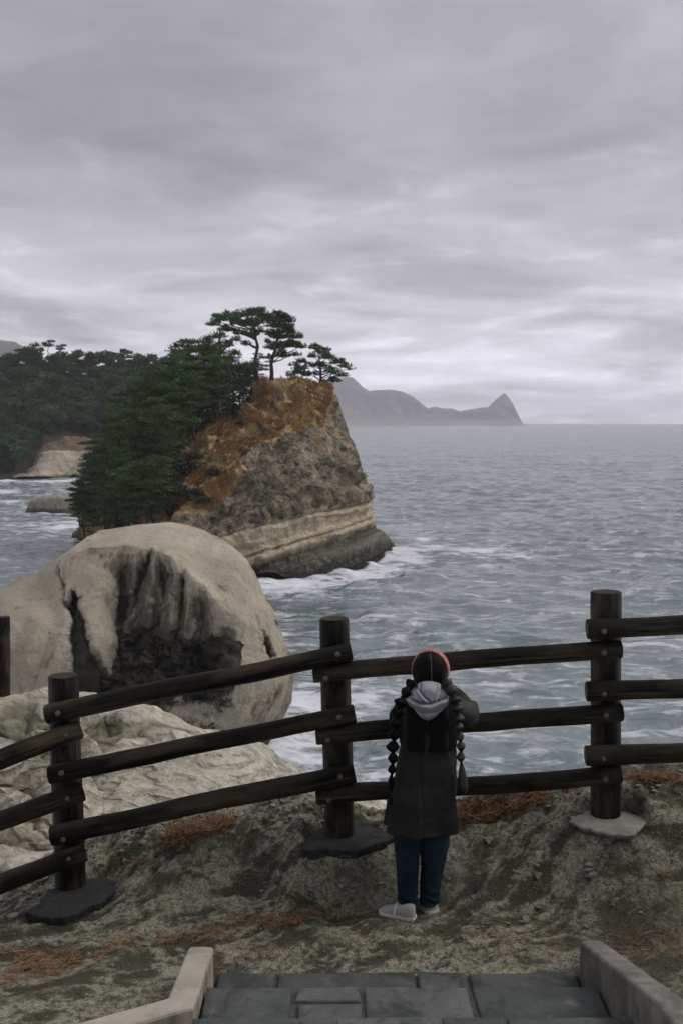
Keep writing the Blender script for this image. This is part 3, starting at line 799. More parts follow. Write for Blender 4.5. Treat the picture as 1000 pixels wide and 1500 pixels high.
# ---------------------------------------------------------------- layered headland
HEAD = {}
def sea_at(px, py): return float(at_z(px, py, 0)[1])
def build_headland():
    top = [(118, 786, 186), (140, 752, 184), (180, 694, 180), (240, 642, 176), (300, 612, 175), (350, 592, 175), (380, 572, 176), (400, 563, 176), (430, 561, 177), (462, 566, 178), (484, 574, 178)]
    right = [(484, 574, 178), (494, 588, 177), (497, 610, 176), (505, 632, 175.5), (520, 670, 175), (530, 700, 174.5), (538, 725, 174), (540, 742, 174), (548, 765, 174), (562, 784, 174), (578, 803, 174)]
    bt = [(118, 788), (200, 838), (300, 852), (370, 851), (400, 851), (440, 848), (480, 842), (520, 836), (550, 825), (566, 813), (578, 803)]
    bottom = [(x, y, sea_at(x, y)) for x, y in bt]; bottom[0] = (118, 788, 186)
    left = [(118, 786, 186), (118, 787, 186), (118, 788, 186)]
    nu, nt = 620, 420
    S = coons(top, bottom, left, right, nu, nt)
    px, py, Y = S[..., 0], S[..., 1], S[..., 2]
    tt = np.linspace(0, 1, nt)[:, None] + 0 * px
    uu = np.linspace(0, 1, nu)[None] + 0 * px
    # slope above, cliff below: push the middle of the face back or forward
    Y = Y - 9 * np.sin(np.pi * np.clip(tt, 0, 1)) ** 1.2 * sstep(0, .3, uu) * sstep(1.0, .8, uu) * (1 - .2 * uu)
    strata = (py - (790 + (px - 340) * (-55 / 190.)))          # px below the bed's top edge
    sm = strata * Y / F_PX
    P = at(px, py, Y)
    HEAD['S'] = np.stack([px, py], -1); HEAD['fit'] = tps_fit(np.stack([px[::28, ::28].ravel(), py[::28, ::28].ravel()], 1), Y[::28, ::28].ravel(), 1e-4)
    n = grid_normals(P); n *= np.sign((n * (np.array([0, 0, CAM_Z]) - P)).sum(-1, keepdims=True))
    lim = sstep(0, .04, tt) * (.35 + .65 * sstep(1, .97, uu))
    crag = fbm(P, .11, 6, .55, 5, ridge=True)
    d = 2.3 * crag + .62 * fbm(P, .33, 5, .6, 6, ridge=True)
    ledge = np.where(sm > 0, .55 * np.sin(sm * 2.2 + 1.5 * fbm(P, .08, 3, .5, 3)) + .35 * np.sign(np.sin(sm * 1.1)), 0)
    d = d * np.where(sm > 0, .55, 1.0) + ledge
    d += .5 * sstep(.3, -1.2, sm) * sstep(-4, -1.2, sm) - .6 * sstep(3.6, 4.6, sm)      # overhanging lip above the bed, undercut foot
    wob = np.stack([px * .03, py * .03, 0 * px], -1)
    wx = px + 9 * fbm(wob, 1, 4, .55, 3); wy = py + 9 * fbm(wob, 1, 4, .55, 7)
    grass = np.maximum.reduce([poly_mask(wx, wy, [(380, 560), (430, 556), (488, 572), (478, 600), (466, 640), (420, 640), (400, 665), (350, 625), (372, 590)], 9),
                               poly_mask(wx, wy, [(345, 620), (395, 655), (345, 680), (368, 705), (340, 735), (300, 762), (245, 770), (245, 690), (300, 655)], 9),
                               .62 * poly_mask(wx, wy, [(490, 690), (520, 690), (525, 715), (500, 715)], 5), .85 * poly_mask(wx, wy, [(110, 700), (300, 600), (380, 570), (300, 690), (240, 780), (110, 800)], 9)])
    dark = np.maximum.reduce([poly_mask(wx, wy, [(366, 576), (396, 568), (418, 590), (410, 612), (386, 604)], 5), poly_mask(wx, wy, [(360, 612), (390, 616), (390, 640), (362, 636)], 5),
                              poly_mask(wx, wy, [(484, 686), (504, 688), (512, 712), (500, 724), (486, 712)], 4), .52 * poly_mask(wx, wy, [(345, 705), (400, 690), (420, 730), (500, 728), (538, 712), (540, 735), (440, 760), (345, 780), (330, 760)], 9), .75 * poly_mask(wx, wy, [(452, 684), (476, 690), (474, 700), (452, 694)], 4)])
    d += 1.2 * dark * np.where(sm > 0, 0, 1)
    P = P + n * (d * lim)[..., None]
    edge = np.concatenate([P[0], P[1:, -1]])
    rows = with_back(P, edge, (-14, 180, 0), (2.5, 8, 18, 34), (1.0, .96, .85, .6), (.99, .93, .7, 0))
    B = dense_rows(rows, 8)
    B[1:] += .9 * fbm(B, .15, 4, .5, 2)[1:, :, None] * np.array([.4, 0, 1.0])
    zb = np.zeros(B.shape[:2])
    tb = zb.copy(); tb[:, :nu] = .9
    A = {'strata': np.concatenate([sm.ravel(), zb.ravel() - 3]), 'grass': np.concatenate([grass.ravel(), tb.ravel()]), 'dark': np.concatenate([dark.ravel(), zb.ravel()])}
    o = link_mesh('headland', mesh_join('headland', [P, B], A), mat_headland())
    tag(o, 'layered brown cliff headland with dry grass slope', kind='structure')
    HEAD['P'] = P
    for x, y in bt[3:]:
        q = at_z(x, y + 2, 0); FOAM.append((q[0] + .5, q[1] - 2, 5.5))
    for x, y, r in ((585, 812, 7), (600, 822, 8), (640, 800, 12), (700, 806, 13), (560, 838, 7), (620, 790, 10), (760, 815, 9), (500, 858, 5)):
        q = at_z(x, y, 0); FOAM.append((q[0], q[1], r * .3))
    return o
def head_point(px, py):
    """nearest built surface point of the headland to a pixel"""
    S = HEAD['S']; k = np.argmin(((S - np.array([px, py])) ** 2).sum(-1)); i, j = np.unravel_index(k, S.shape[:2])
    return HEAD['P'][i, j]

# ---------------------------------------------------------------- wooded far shore, its pale cliff, far ranges
SHORE = {}
def build_far_shore():
    top = [(-260, 575, 520), (-100, 560, 510), (0, 556, 500), (60, 542, 500), (120, 548, 500), (200, 552, 495), (260, 562, 490), (330, 580, 480), (420, 640, 470)]
    bt = [(-260, 706), (-60, 704), (30, 701), (60, 700), (118, 696), (200, 694), (330, 690), (420, 688)]
    bottom = [(x, y, sea_at(x, y)) for x, y in bt]
    left = [top[0], bottom[0]]; right = [top[-1], bottom[-1]]
    nu, nt = 300, 160
    S = coons(top, bottom, left, right, nu, nt)
    px, py, Y = S[..., 0], S[..., 1], S[..., 2]
    tt = np.linspace(0, 1, nt)[:, None] + 0 * px
    P = at(px, py, Y)
    P[..., 2] += 3.0 * fbm(P, .02, 4, .5, 3) * sstep(1, .8, tt); P[..., 1] += 6 * fbm(P, .03, 5, .55, 5) * sstep(1, .95, tt)
    rows = with_back(P, P[0], (-80, 500, 0), (15, 60, 140), (1, 1, 1), (.98, .8, 0))
    B = dense_rows(rows, 6)
    A = None
    m = mat_plain('forest floor', (.016, .018, .011), (.05, .043, .024), .08, bd=1.0)
    o = link_mesh('hill', mesh_join('hill', [P, B], A), m)
    SHORE['S'] = S[..., :2]; SHORE['P'] = P
    tag(o, 'wooded hill across the bay', kind='structure')
    # pale cliff at its foot
    ctop = [(20, 700), (40, 690), (52, 672), (64, 655), (78, 645), (98, 642), (118, 641), (140, 650), (165, 668)]
    cb = [(20, 701), (60, 701), (118, 697), (165, 694)]
    cbm = [(x, y, sea_at(x, y) - 6) for x, y in cb]
    ctp = [(x, y, 400 + (0 if i == 0 else 12)) for i, (x, y) in enumerate(ctop)]
    S = coons(ctp, cbm, [ctp[0], cbm[0]], [ctp[-1], cbm[-1]], 160, 90)
    P = at(S[..., 0], S[..., 1], S[..., 2] - 5 * np.sin(np.pi * np.linspace(0, 1, 90))[:, None] * np.sin(np.pi * np.linspace(0, 1, 160))[None])
    n = grid_normals(P); n *= np.sign((n * (np.array([0, 0, CAM_Z]) - P)).sum(-1, keepdims=True))
    P += n * (1.3 * fbm(P, .12, 5, .55, 4, ridge=True))[..., None]
    B = dense_rows(with_back(P, P[0], (-90, 400, 0), (4, 12, 24), (1, 1, .9), (1, .9, 0)), 5)
    gm = sstep(672, 655, S[..., 1] + 6 * fbm(P, .1, 4, .5, 1)).ravel()
    m = M('pale shore cliff'); po = m.pos()
    n1 = m.noise(m.map(po, (.06, .06, .5)), 1.0, 8, .65, .4)
    c = m.mix(m.rng(n1, .35, .65), (.24, .20, .145), (.46, .40, .30))
    gfac = m.rng(m.math('ADD', m.attr('grass'), m.math('MULTIPLY', m.math('SUBTRACT', m.noise(po, .25, 6, .65), .5), .9)), .4, .6, 0, 1, True)
    c = m.mix(gfac, c, m.mix(m.noise(po, .3, 6), (.075, .055, .025), (.20, .125, .06)))
    wet = m.rng(m.math('ADD', m.sep(po)[2], m.math('MULTIPLY', n1, 2.0)), 1.2, 3.0, .85, 0, True)
    c = m.mix(wet, c, (.03, .028, .024))
    m.p(Base_Color=c, Roughness=.9, Normal=m.bump(m.noise(po, .5, 9, .7), .7, 1.0))
    o = link_mesh('cliff', mesh_join('cliff', [P, B], {'grass': np.concatenate([gm, np.ones(B.shape[0] * B.shape[1])])}), m.m)
    tag(o, 'small pale cliff with russet grass across the bay', kind='structure')
    for x, y in ((20, 702), (60, 702), (100, 701)):
        q = at_z(x, y + 3, 0); FOAM.append((q[0], q[1], 9))
    # low flat rock awash in the bay
    def rockmat():
        m = M('bay rock'); po = m.pos(); n1 = m.noise(po, .5, 9, .68, .4)
        c = m.mix(m.rng(n1, .35, .65), (.17, .15, .115), (.34, .305, .24))
        wet = m.rng(m.math('ADD', m.sep(po)[2], m.math('MULTIPLY', n1, 1.6)), 1.3, 2.4, .9, 0, True)
        m.p(Base_Color=m.mix(wet, c, (.028, .026, .022)), Roughness=.88, Normal=m.bump(m.noise(po, 1.2, 9, .68), .8, .5)); return m.m
    q = at_z(72, 752, 0); c0 = q + np.array([0, 2.5, 0])
    th = np.linspace(0, 2 * np.pi, 97)[:-1]; rows = []
    prof = [(-1.2, 1.06), (0, 1.03), (.35, 1.0), (1.0, .97), (1.9, .93), (2.6, .84), (3.0, .66), (3.15, .4), (3.2, .02)]
    for z, s_ in prof:
        x = 5.4 * s_ * np.sign(np.cos(th)) * np.abs(np.cos(th)) ** .75; y = 3.4 * s_ * np.sign(np.sin(th)) * np.abs(np.sin(th)) ** .8
        zz = z * np.where(z > .9, 1.15 + .16 * x / 5.4, 1)
        rows.append(np.stack([x, y, zz + 0 * x], 1))
    V, g = loft([r for r in rows]); 
    d = fbm(V + 40, .45, 5, .55, 3, ridge=True)
    V = V * (1 + .10 * d)[:, None]; V[:, 2] += .25 * fbm(V + 9, .6, 4, .5, 2) * (V[:, 2] > .5)
    me = np_mesh('sea_rock', V, g); sm_ = me
    o = link_mesh('sea_rock', sm_, rockmat(), None, c0)
    md = o.modifiers.new('subdivision', 'SUBSURF'); md.levels = md.render_levels = 2
    tag(o, 'low flat rock awash in the bay beside the pines', 'sea rock')
    for dx in (-5, -1.5, 2, 5): FOAM.append((c0[0] + dx, c0[1] - 3.2, 2.6))
    for x, y, r in ((20, 735, 5), (95, 772, 6), (115, 745, 6), (10, 720, 6), (60, 768, 5), (130, 765, 5)):
        q = at_z(x, y, 0); FOAM.append((q[0], q[1], r))

def build_range(name, label, prof, Y, depth, m, base_py=None):
    pr = resample([(x, y) for x, y in prof], 700)
    ridge = at(pr[:, 0], pr[:, 1], np.full(len(pr), float(Y)))
    ridge[:, 2] += .05 * (ridge[:, 2] - CAM_Z).clip(8) * fbm(ridge, 1 / 190., 5, .55, 3)
    rows = []
    for k in np.linspace(0, 1, 60):
        q = ridge.copy(); q[:, 2] = ridge[:, 2] * (1 - k ** .8) - 4 * k; q[:, 1] = Y - depth * k
        amt = np.sin(np.pi * min(1, k * 1.02)) * sstep(.0, .25, k)
        q[:, 1] += amt * depth * .55 * fbm(np.stack([q[:, 0], q[:, 1] * .5, 0 * q[:, 0]], 1), 1 / 330., 5, .55, 7, ridge=True)
        q[:, 2] += amt * .12 * ridge[:, 2] * fbm(q, 1 / 150., 5, .55, 9)
        rows.append(q)
    back = []
    for k in (1, .6, .3):
        q = ridge.copy(); q[:, 2] = ridge[:, 2] * (1 - k) - 3; q[:, 1] = Y + depth * k; back.append(q)
    P = np.stack(back + rows)
    o = link_mesh(name, grid_mesh(name, P), m)
    return tag(o, label, kind='structure')

def build_far_ranges():
    m = M('far coast rock and woods'); po = m.pos()
    n1 = m.noise(po, .006, 9, .65, .3)
    c = m.mix(m.rng(n1, .42, .6), (.045, .05, .035), (.12, .10, .075))
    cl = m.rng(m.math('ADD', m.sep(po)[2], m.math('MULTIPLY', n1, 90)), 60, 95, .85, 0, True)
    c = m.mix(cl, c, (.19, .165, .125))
    m.p(Base_Color=c, Roughness=.95)
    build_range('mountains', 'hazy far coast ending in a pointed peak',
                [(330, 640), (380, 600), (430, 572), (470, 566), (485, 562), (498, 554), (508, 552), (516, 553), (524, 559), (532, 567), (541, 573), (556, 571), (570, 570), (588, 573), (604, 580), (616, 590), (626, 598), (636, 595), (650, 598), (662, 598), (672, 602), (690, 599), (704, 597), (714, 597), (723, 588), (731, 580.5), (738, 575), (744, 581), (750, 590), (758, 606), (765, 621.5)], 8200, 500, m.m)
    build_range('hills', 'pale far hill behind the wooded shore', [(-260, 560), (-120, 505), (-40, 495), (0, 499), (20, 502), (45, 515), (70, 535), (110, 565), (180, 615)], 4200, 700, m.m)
# ---------------------------------------------------------------- trees
def mat_foliage(name, c1, c2, c3, scale=.35):
    m = M(name); po = m.obj()
    rnd = m.n('ShaderNodeObjectInfo', {}).outputs['Random']
    pv_ = m.vadd(po, m.n('ShaderNodeCombineXYZ', {0: rnd, 1: rnd, 2: 0.0}).outputs[0], 40.0)
    n = m.noise(pv_, scale, 4, .6); n2 = m.noise(pv_, scale * 5, 3, .6)
    c = m.mix(m.rng(n, .36, .64), c1, c2); c = m.mix(m.rng(n2, .55, .75, 0, .7), c, c3)
    hsv = m.n('ShaderNodeHueSaturation', {'Hue': m.rng(rnd, 0, 1, .485, .512), 'Saturation': 1.0, 'Value': m.rng(rnd, 0, 1, .62, 1.32), 'Color': c}).outputs[0]
    m.p(Base_Color=hsv, Roughness=.75); m.set(m.b, 'Specular IOR Level', .2)
    return m.m
def mat_bark():
    m = M('pine bark'); po = m.obj()
    n = m.noise(m.map(po, (2.5, 2.5, .6)), 1.6, 8, .65)
    m.p(Base_Color=m.mix(m.rng(n, .35, .65), (.02, .016, .013), (.075, .058, .046)), Roughness=.95, Normal=m.bump(n, .8, .1)); return m.m

def leaf_pads(pads, n_per_m2, ln, wd, g, up=.55):
    """spiky needle tufts filling flat pads: pads = (centre, rx, ry, rz)"""
    C, A, N, L = [], [], [], []
    for c, rx, ry, rz in pads:
        k = max(30, int(n_per_m2 * (rx * ry * 3.1 + 2.2 * rz * (rx + ry))))
        q = g.normal(size=(k, 3)); q /= np.linalg.norm(q, axis=1)[:, None]
        q *= (g.random(k) ** .45)[:, None]
        q[:, 2] = np.where(q[:, 2] < -.15, q[:, 2] * .45, q[:, 2])
        edge = 1 + .30 * perlin(np.stack([q[:, 0] * 2.1 + c[0], q[:, 1] * 2.1 + c[1], q[:, 2] + c[2]], 1))
        p = np.array(c) + q * np.array([rx, ry, rz]) * edge[:, None]
        keep = perlin(p * (.95 / max(.5, ln * 1.6))) > -.30            # gaps between the tufts
        p, q = p[keep], q[keep]; k = len(p)
        a = q * np.array([1, 1, .35]) + np.array([0, 0, up]) + g.normal(size=(k, 3)) * .55
        a /= np.linalg.norm(a, axis=1)[:, None]
        C.append(p); A.append(a); L.append(ln * (.6 + .8 * g.random(k)))
    C = np.concatenate(C); A = np.concatenate(A); L = np.concatenate(L); k = len(C)
    s = np.cross(A, g.normal(size=(k, 3))); s /= np.linalg.norm(s, axis=1)[:, None] + 1e-9
    W = (wd * (.6 + .8 * g.random(k)))[:, None]
    b = C - A * L[:, None] * .5; tp = C + A * L[:, None] * .5; mid = C + A * L[:, None] * .05
    V = np.stack([b, mid + s * W * .5, tp, mid - s * W * .5], 1).reshape(-1, 3)
    return V, np.arange(4 * k).reshape(-1, 4)

def crooked(p0, p1, g, n=7, amp=.06):
    p0, p1 = np.array(p0, float), np.array(p1, float)
    L = np.linalg.norm(p1 - p0); t = np.linspace(0, 1, n)[:, None]
    off = np.cumsum(g.normal(size=(n, 3)), 0); off -= off[0] + (off[-1] - off[0]) * t
    return p0 + (p1 - p0) * t + off * amp * L / math.sqrt(n) * np.array([1, 1, .3])

def make_tree(name, label, cat, group, base, trunk_top, pads, g, mats, r0, ln, wd, dens, amp=.07, bare=()):
    root = thing(name, label, cat, base, group)
    base = np.array(base, float)
    mb = MB()
    tr = crooked(base - np.array([0, 0, .6]), trunk_top, g, 9, amp)
    mb.tube(tr, np.linspace(r0, r0 * .22, 9) * np.where(np.arange(9) == 0, 1.35, 1), 8)
    H = trunk_top[2] - base[2]
    for c, rx, ry, rz in pads:
        c = np.array(c); zt = np.clip((c[2] - rz - .16 * np.hypot(c[0] - base[0], c[1] - base[1]) - base[2]) / H, .12, .93)
        s = tr[0] + 0; k = zt * 8; i = int(min(7, k)); s = tr[i] + (tr[i + 1] - tr[i]) * (k - i)
        if np.linalg.norm(s - c) < .7: continue
        mb.tube(crooked(s, c, g, 6, .10), np.linspace(r0 * .42 * (1 - .5 * zt), r0 * .10, 6), 5)
    for p0, p1 in bare:
        mb.tube(crooked(p0, p1, g, 6, .12), np.linspace(r0 * .3, r0 * .06, 6), 5)
    mb.build('trunk', mats[1], root)
    V, Fa = leaf_pads(pads, dens, ln, wd, g)
    me = np_mesh('crown', V - base, Fa, smooth=False)
    link_mesh('crown', me, mats[0], root, base)
    return root

def generic_pine_pads(g, H, R, n, crown_from=.3, flat=.26):
    pads = []
    for i in range(n):
        h = crown_from + (1 - crown_from) * ((i + .5) / n) ** .85
        prof = math.sin(math.pi * min(1, .22 + .80 * (1 - (h - crown_from) / (1 - crown_from)))) ** .8
        th = i * 2.4 + g.random(); rr = R * (.30 + .55 * g.random()) * prof
        pr = R * (.36 + .22 * g.random()) * (.55 + .5 * prof)
        pads.append(((rr * math.cos(th), rr * math.sin(th), H * h), pr, pr * (.8 + .4 * g.random()), pr * (flat + .14 * g.random())))
    pads.append(((0, 0, H * .985), R * .30, R * .30, R * .17))
    return pads

def pads_px(lst, Y, g, spread=1.6):
    """pads given as (x, y, half width, half height) in picture pixels at distance Y"""
    out = []
    for x, y, wx, hy in lst:
        yy = Y + g.normal() * spread
        c = at(x, y, yy); k = yy / F_PX
        if wx > 8:
            c2 = c + np.array([g.normal() * wx * k * .5, g.normal() * wx * k * .5, (.8 + .6 * g.random()) * hy * k]); r2 = wx * k * (.45 + .3 * g.random())
            out.append((tuple(c2), r2, r2, hy * k * 1.1))
        out.append((tuple(c), wx * k * 1.22, wx * k * (.75 + .3 * g.random()), hy * k * 1.75))
    return out

def build_trees():
    g = np.random.default_rng(21)
    bark = mat_bark()
    fol = mat_foliage('pine needles', (.026, .056, .020), (.078, .145, .042), (.16, .24, .07))
    mats = (fol, bark)
    # --- the lone pines on the crest, each traced
    def crest(name_label, bx, by, tx, ty, pl, r0, dens=38, extra=(), grp='pines on the crest of the headland', spread=1.5):
        p = head_point(bx, by) + np.array([0, 1.5, 0])
        q = at(bx, by, p[1]); base = np.array([q[0], q[1], min(q[2], p[2]) - .15])
        topp = at(tx, ty, base[1])
        return make_tree('pine_tree', name_label, 'pine tree', grp, base, topp, pads_px(pl, base[1], g, spread), g, mats, r0, .50, .135, dens * 1.35, .06,
                         [(at(a, b, base[1]), at(c, d, base[1])) for a, b, c, d in extra])
    crest('tall flat-topped pine with a leaning broad crown above the headland', 374, 562, 370, 466,
          [(312, 474, 10, 3.5), (324, 467, 13, 4), (341, 463, 13, 4.5), (358, 460, 15, 4.5), (376, 459, 15, 4.5), (350, 473, 13, 4.5), (333, 482, 12, 4), (366, 474, 14, 5), (384, 470, 9, 5), (352, 487, 10, 4), (370, 488, 10, 4.5), (345, 497, 8, 3.5), (360, 503, 7, 3), (381, 484, 7, 4)], .46, extra=[(372, 540, 384, 520), (373, 545, 366, 528)])
    crest('upright tall pine with a rounded layered crown, right of the tallest', 397, 566, 408, 470,
          [(408, 463, 14, 4), (394, 467, 9, 4), (422, 469, 10, 4.5), (404, 476, 15, 5), (420, 482, 12, 5), (431, 492, 12, 4.5), (410, 492, 14, 5), (396, 488, 8, 4), (425, 505, 15, 4.5), (403, 508, 13, 5), (440, 507, 9, 3.5), (414, 520, 11, 4), (396, 523, 6, 3), (434, 519, 8, 3)], .40)
    crest('small slanting pine between the tall pines and the outermost one', 424, 560, 436, 530,
          [(431, 534, 8, 3.2), (441, 529, 8, 3), (437, 544, 10, 4), (448, 548, 8, 3.5), (425, 549, 6, 3), (444, 539, 6, 2.5)], .28)
    crest('windswept pine reaching out over the cliff edge, outermost of the crest', 470, 570, 466, 510,
          [(463, 509, 10, 3), (472, 515, 11, 3.5), (480, 523, 12, 3.5), (492, 530, 12, 3.2), (505, 536, 11, 3), (514, 540, 6, 2), (458, 521, 8, 3), (486, 543, 11, 3.5), (500, 549, 10, 3), (472, 535, 10, 4), (455, 535, 9, 3), (462, 547, 8, 3), (490, 557, 9, 3), (478, 562, 9, 3), (450, 546, 7, 2.5)], .30, dens=32)
    crest('pine with a sparse upper crown and open gaps beside the dense stand', 318, 604, 322, 480,
          [(318, 492, 13, 4), (303, 500, 12, 4.5), (330, 505, 13, 5), (312, 515, 16, 6), (338, 522, 14, 6), (296, 514, 9, 4), (345, 538, 16, 7), (322, 536, 16, 7), (360, 552, 15, 7), (300, 535, 13, 6)], .40, dens=26, spread=2.5)
    crest('pine with a pointed crown top, left of the sparse one', 262, 632, 268, 500,
          [(268, 505, 10, 4), (256, 513, 12, 5), (280, 512, 10, 4), (268, 525, 17, 6), (247, 530, 13, 6), (285, 534, 15, 6), (262, 545, 20, 7), (290, 556, 16, 7), (245, 555, 16, 7)], .40, dens=28, spread=2.5)
    # --- stand covering the left slope
    protos = []
    for i in range(5):
        H = 10 + 2.6 * g.random(); R = 3.5 + .8 * g.random()
        pads = generic_pine_pads(g, H, R, 12 + i, .16, .19)
        o = make_tree('pine_tree', 'dark green pine in the dense stand on the slope of the headland', 'pine tree', 'dense pines on the left slope of the headland',
                      (0, 0, 0), np.array([.6 * g.normal(), .6 * g.normal(), H * .97]), pads, g, mats, .26, .50, .15, 24, .05)
        protos.append(o)
    spots = []
    polyb = [(388, 578), (352, 606), (318, 640), (285, 668), (252, 694), (246, 770), (200, 805), (150, 800), (124, 786), (140, 752), (180, 694), (240, 642), (300, 608), (350, 588)]
    tries = 0
    while len(spots) < 84 and tries < 6000:
        tries += 1
        x, y = g.uniform(115, 390), g.uniform(575, 805)
        if poly_mask(np.array([x]), np.array([y]), polyb, .5)[0] < .5: continue
        if any(abs(x - a) / 13 + abs(y - b) / 14 < 1 for a, b in spots): continue
        spots.append((x, y))
    spots = [q for q in spots if q[0] > 132]
    spots += [(136, 772), (150, 738), (168, 712), (205, 668), (225, 655), (340, 600), (363, 586), (215, 790), (175, 800), (137, 782)]
    first = set()
    for i, (x, y) in enumerate(spots):
        k = i % 5
        p = head_point(x, y)
        o = protos[k] if k not in first else copy_tree(protos[k])
        first.add(k)
        o.location = tuple(p - np.array([0, 0, .3]))
        s = .80 + .32 * g.random()
        if x > 345: s *= .56
        elif x > 325: s *= .72
        elif x > 290: s *= .92
        if y > 740: s *= .8
        if x < 165: s *= .82
        o.scale = (s, s, s * (.9 + .2 * g.random())); o.rotation_euler = (g.normal() * .04, g.normal() * .04, g.random() * 6.28)
    # --- bushes among the dry grass
    bfol = mat_foliage('bush leaves', (.022, .034, .015), (.055, .07, .026), (.10, .085, .035))
    bp = []
    for i in range(2):
        pads = [((g.normal() * .6, g.normal() * .6, .5 + .5 * g.random()), .9, .9, .6) for _ in range(6)]
        V, Fa = leaf_pads(pads, 34, .34, .16, g, .3)
        o = link_mesh('bush', np_mesh('bush', V, Fa, smooth=False), bfol); bp.append(o)
    bl = [(272, 705, 1.5, 'largest green bush amid the russet grass of the headland'), (262, 735, 1.2, None), (292, 690, .9, None), (285, 742, 1.0, None), (392, 572, .8, None), (408, 566, .7, None), (255, 760, 1.3, None), (358, 640, .6, None), (320, 712, .7, None), (300, 752, .9, None), (452, 566, .6, None), (420, 562, .7, None)]
    for i, (x, y, s, lb) in enumerate(bl):
        o = bp[i] if i < 2 else bp[i % 2].copy()
        if i >= 2: COL.objects.link(o)
        tag(o, lb or 'small dark bush growing in the dry grass of the headland', 'bush', 'bushes on the headland slope')
        o.location = tuple(head_point(x, y) - np.array([0, 0, .1])); o.scale = (s * 1.2, s * 1.2, s * 1.1); o.rotation_euler = (0, 0, i * 1.3)
    # --- dry grass on the slope (uncountable)
    S, P = HEAD['S'], HEAD['P']
    polyg = [[(385, 566), (430, 560), (484, 576), (474, 600), (462, 636), (420, 640), (398, 662), (352, 625)], [(345, 622), (395, 655), (345, 682), (366, 705), (340, 735), (300, 760), (248, 768), (248, 694), (300, 655)]]
    pts = []
    cand = g.integers(0, S.shape[0], 90000), g.integers(0, S.shape[1], 90000)
    sx_, sy_ = S[cand][:, 0], S[cand][:, 1]
    msk = np.maximum(poly_mask(sx_, sy_, polyg[0], 6), poly_mask(sx_, sy_, polyg[1], 6))
    pp = P[cand]; cl = fbm(pp, .3, 3, .5, 8)
    sel = (msk > .4) & (cl > -.08)
    pp = pp[sel][:15000]; k = len(pp)
    a = g.normal(size=(k, 3)) * .5 + np.array([.25, -.35, 1.0]); a /= np.linalg.norm(a, axis=1)[:, None]
    s = np.cross(a, g.normal(size=(k, 3))); s /= np.linalg.norm(s, axis=1)[:, None]
    L = (.35 + .5 * g.random(k))[:, None]; W = .10
    V = np.stack([pp - s * W - a * .1, pp + s * W - a * .1, pp + a * L + np.array([.12, -.1, -.05])], 1).reshape(-1, 3)
    gm = M('dry slope grass'); po = gm.pos()
    gm.p(Base_Color=gm.mix(gm.rng(gm.noise(po, .35, 5, .6), .35, .65), (.17, .075, .024), (.46, .27, .105)), Roughness=.85)
    o = link_mesh('dry_grass', np_mesh('dry_grass', V, np.arange(3 * k).reshape(-1, 3), smooth=False), gm.m)
    tag(o, 'tawny dry grass on the headland slope', kind='stuff')
    # --- woods across the bay
    ffol = mat_foliage('woodland leaves', (.026, .060, .022), (.064, .122, .040), (.115, .17, .06), .12)
    fp = []
    for i in range(5):
        H = 9 + 3 * g.random(); R = 3.6 + 1.2 * g.random()
        if i < 2: pads = generic_pine_pads(g, H, R, 11, .15, .3)
        else: pads = [((R * .55 * math.cos(j * 2.4), R * .55 * math.sin(j * 2.4), H * (.25 + .6 * ((j * .618) % 1))), R * .52, R * .52, R * .46) for j in range(10)] + [((0, 0, H * .86), R * .5, R * .5, R * .4)]
        o = make_tree('woodland_tree', 'dark evergreen crown in the woods covering the hill across the bay', 'tree', 'trees of the woods across the bay',
                      (0, 0, 0), np.array([0, 0, H * .95]), pads, g, (ffol, bark), .24, 1.0, .46, 7, .04)
        fp.append(o)
    S, P = SHORE['S'], SHORE['P']
    n = 0; used = []
    tries = 0
    while n < 285 and tries < 9000:
        tries += 1
        x = g.uniform(-75, 300); y = g.uniform(540, 694)
        if poly_mask(np.array([x]), np.array([y]), [(22, 712), (34, 684), (64, 645), (120, 634), (170, 660), (175, 715)], .5)[0] > .5: continue
        if x > 150 and y > 620: continue
        if any(abs(a - x) < 9 and abs(b - y) < 5.5 for a, b in used): continue
        k_ = np.argmin(((S - np.array([x, y])) ** 2).sum(-1)); i_, j_ = np.unravel_index(k_, S.shape[:2])
        if ((S[i_, j_] - np.array([x, y])) ** 2).sum() > 30: continue
        used.append((x, y))
        o = fp[n] if n < 5 else copy_tree(fp[n % 5])
        o.location = tuple(P[i_, j_] - np.array([0, 0, .4]))
        s = .68 + .42 * g.random(); o.scale = (s * 1.15, s * 1.1, s); o.rotation_euler = (0, 0, g.random() * 6.28); n += 1
    for (bx, by, ty, lb, pl) in ((70, 534, 500, 'umbrella-shaped pine standing up from the far wood skyline', [(66, 503, 6, 1.6), (75, 500, 6, 1.6), (70, 506, 8, 1.8)]),
                                 (88, 538, 505, 'lower small pine on the far wood skyline, right of the umbrella-shaped one', [(84, 507, 5, 1.5), (92, 506, 5, 1.4), (88, 511, 6, 1.6)]),
                                 (44, 544, 506, 'rounded bushy tree highest at the left of the far wood skyline', [(44, 511, 10, 4), (36, 519, 10, 4), (52, 518, 10, 4), (44, 524, 14, 5)])):
        base = at(bx, by, 488); make_tree('woodland_tree', lb, 'tree', 'trees of the woods across the bay', base, at(bx + 1, ty, 488), pads_px(pl, 488, g, .8), g, (ffol, bark), .3, .9, .34, 10, .05)

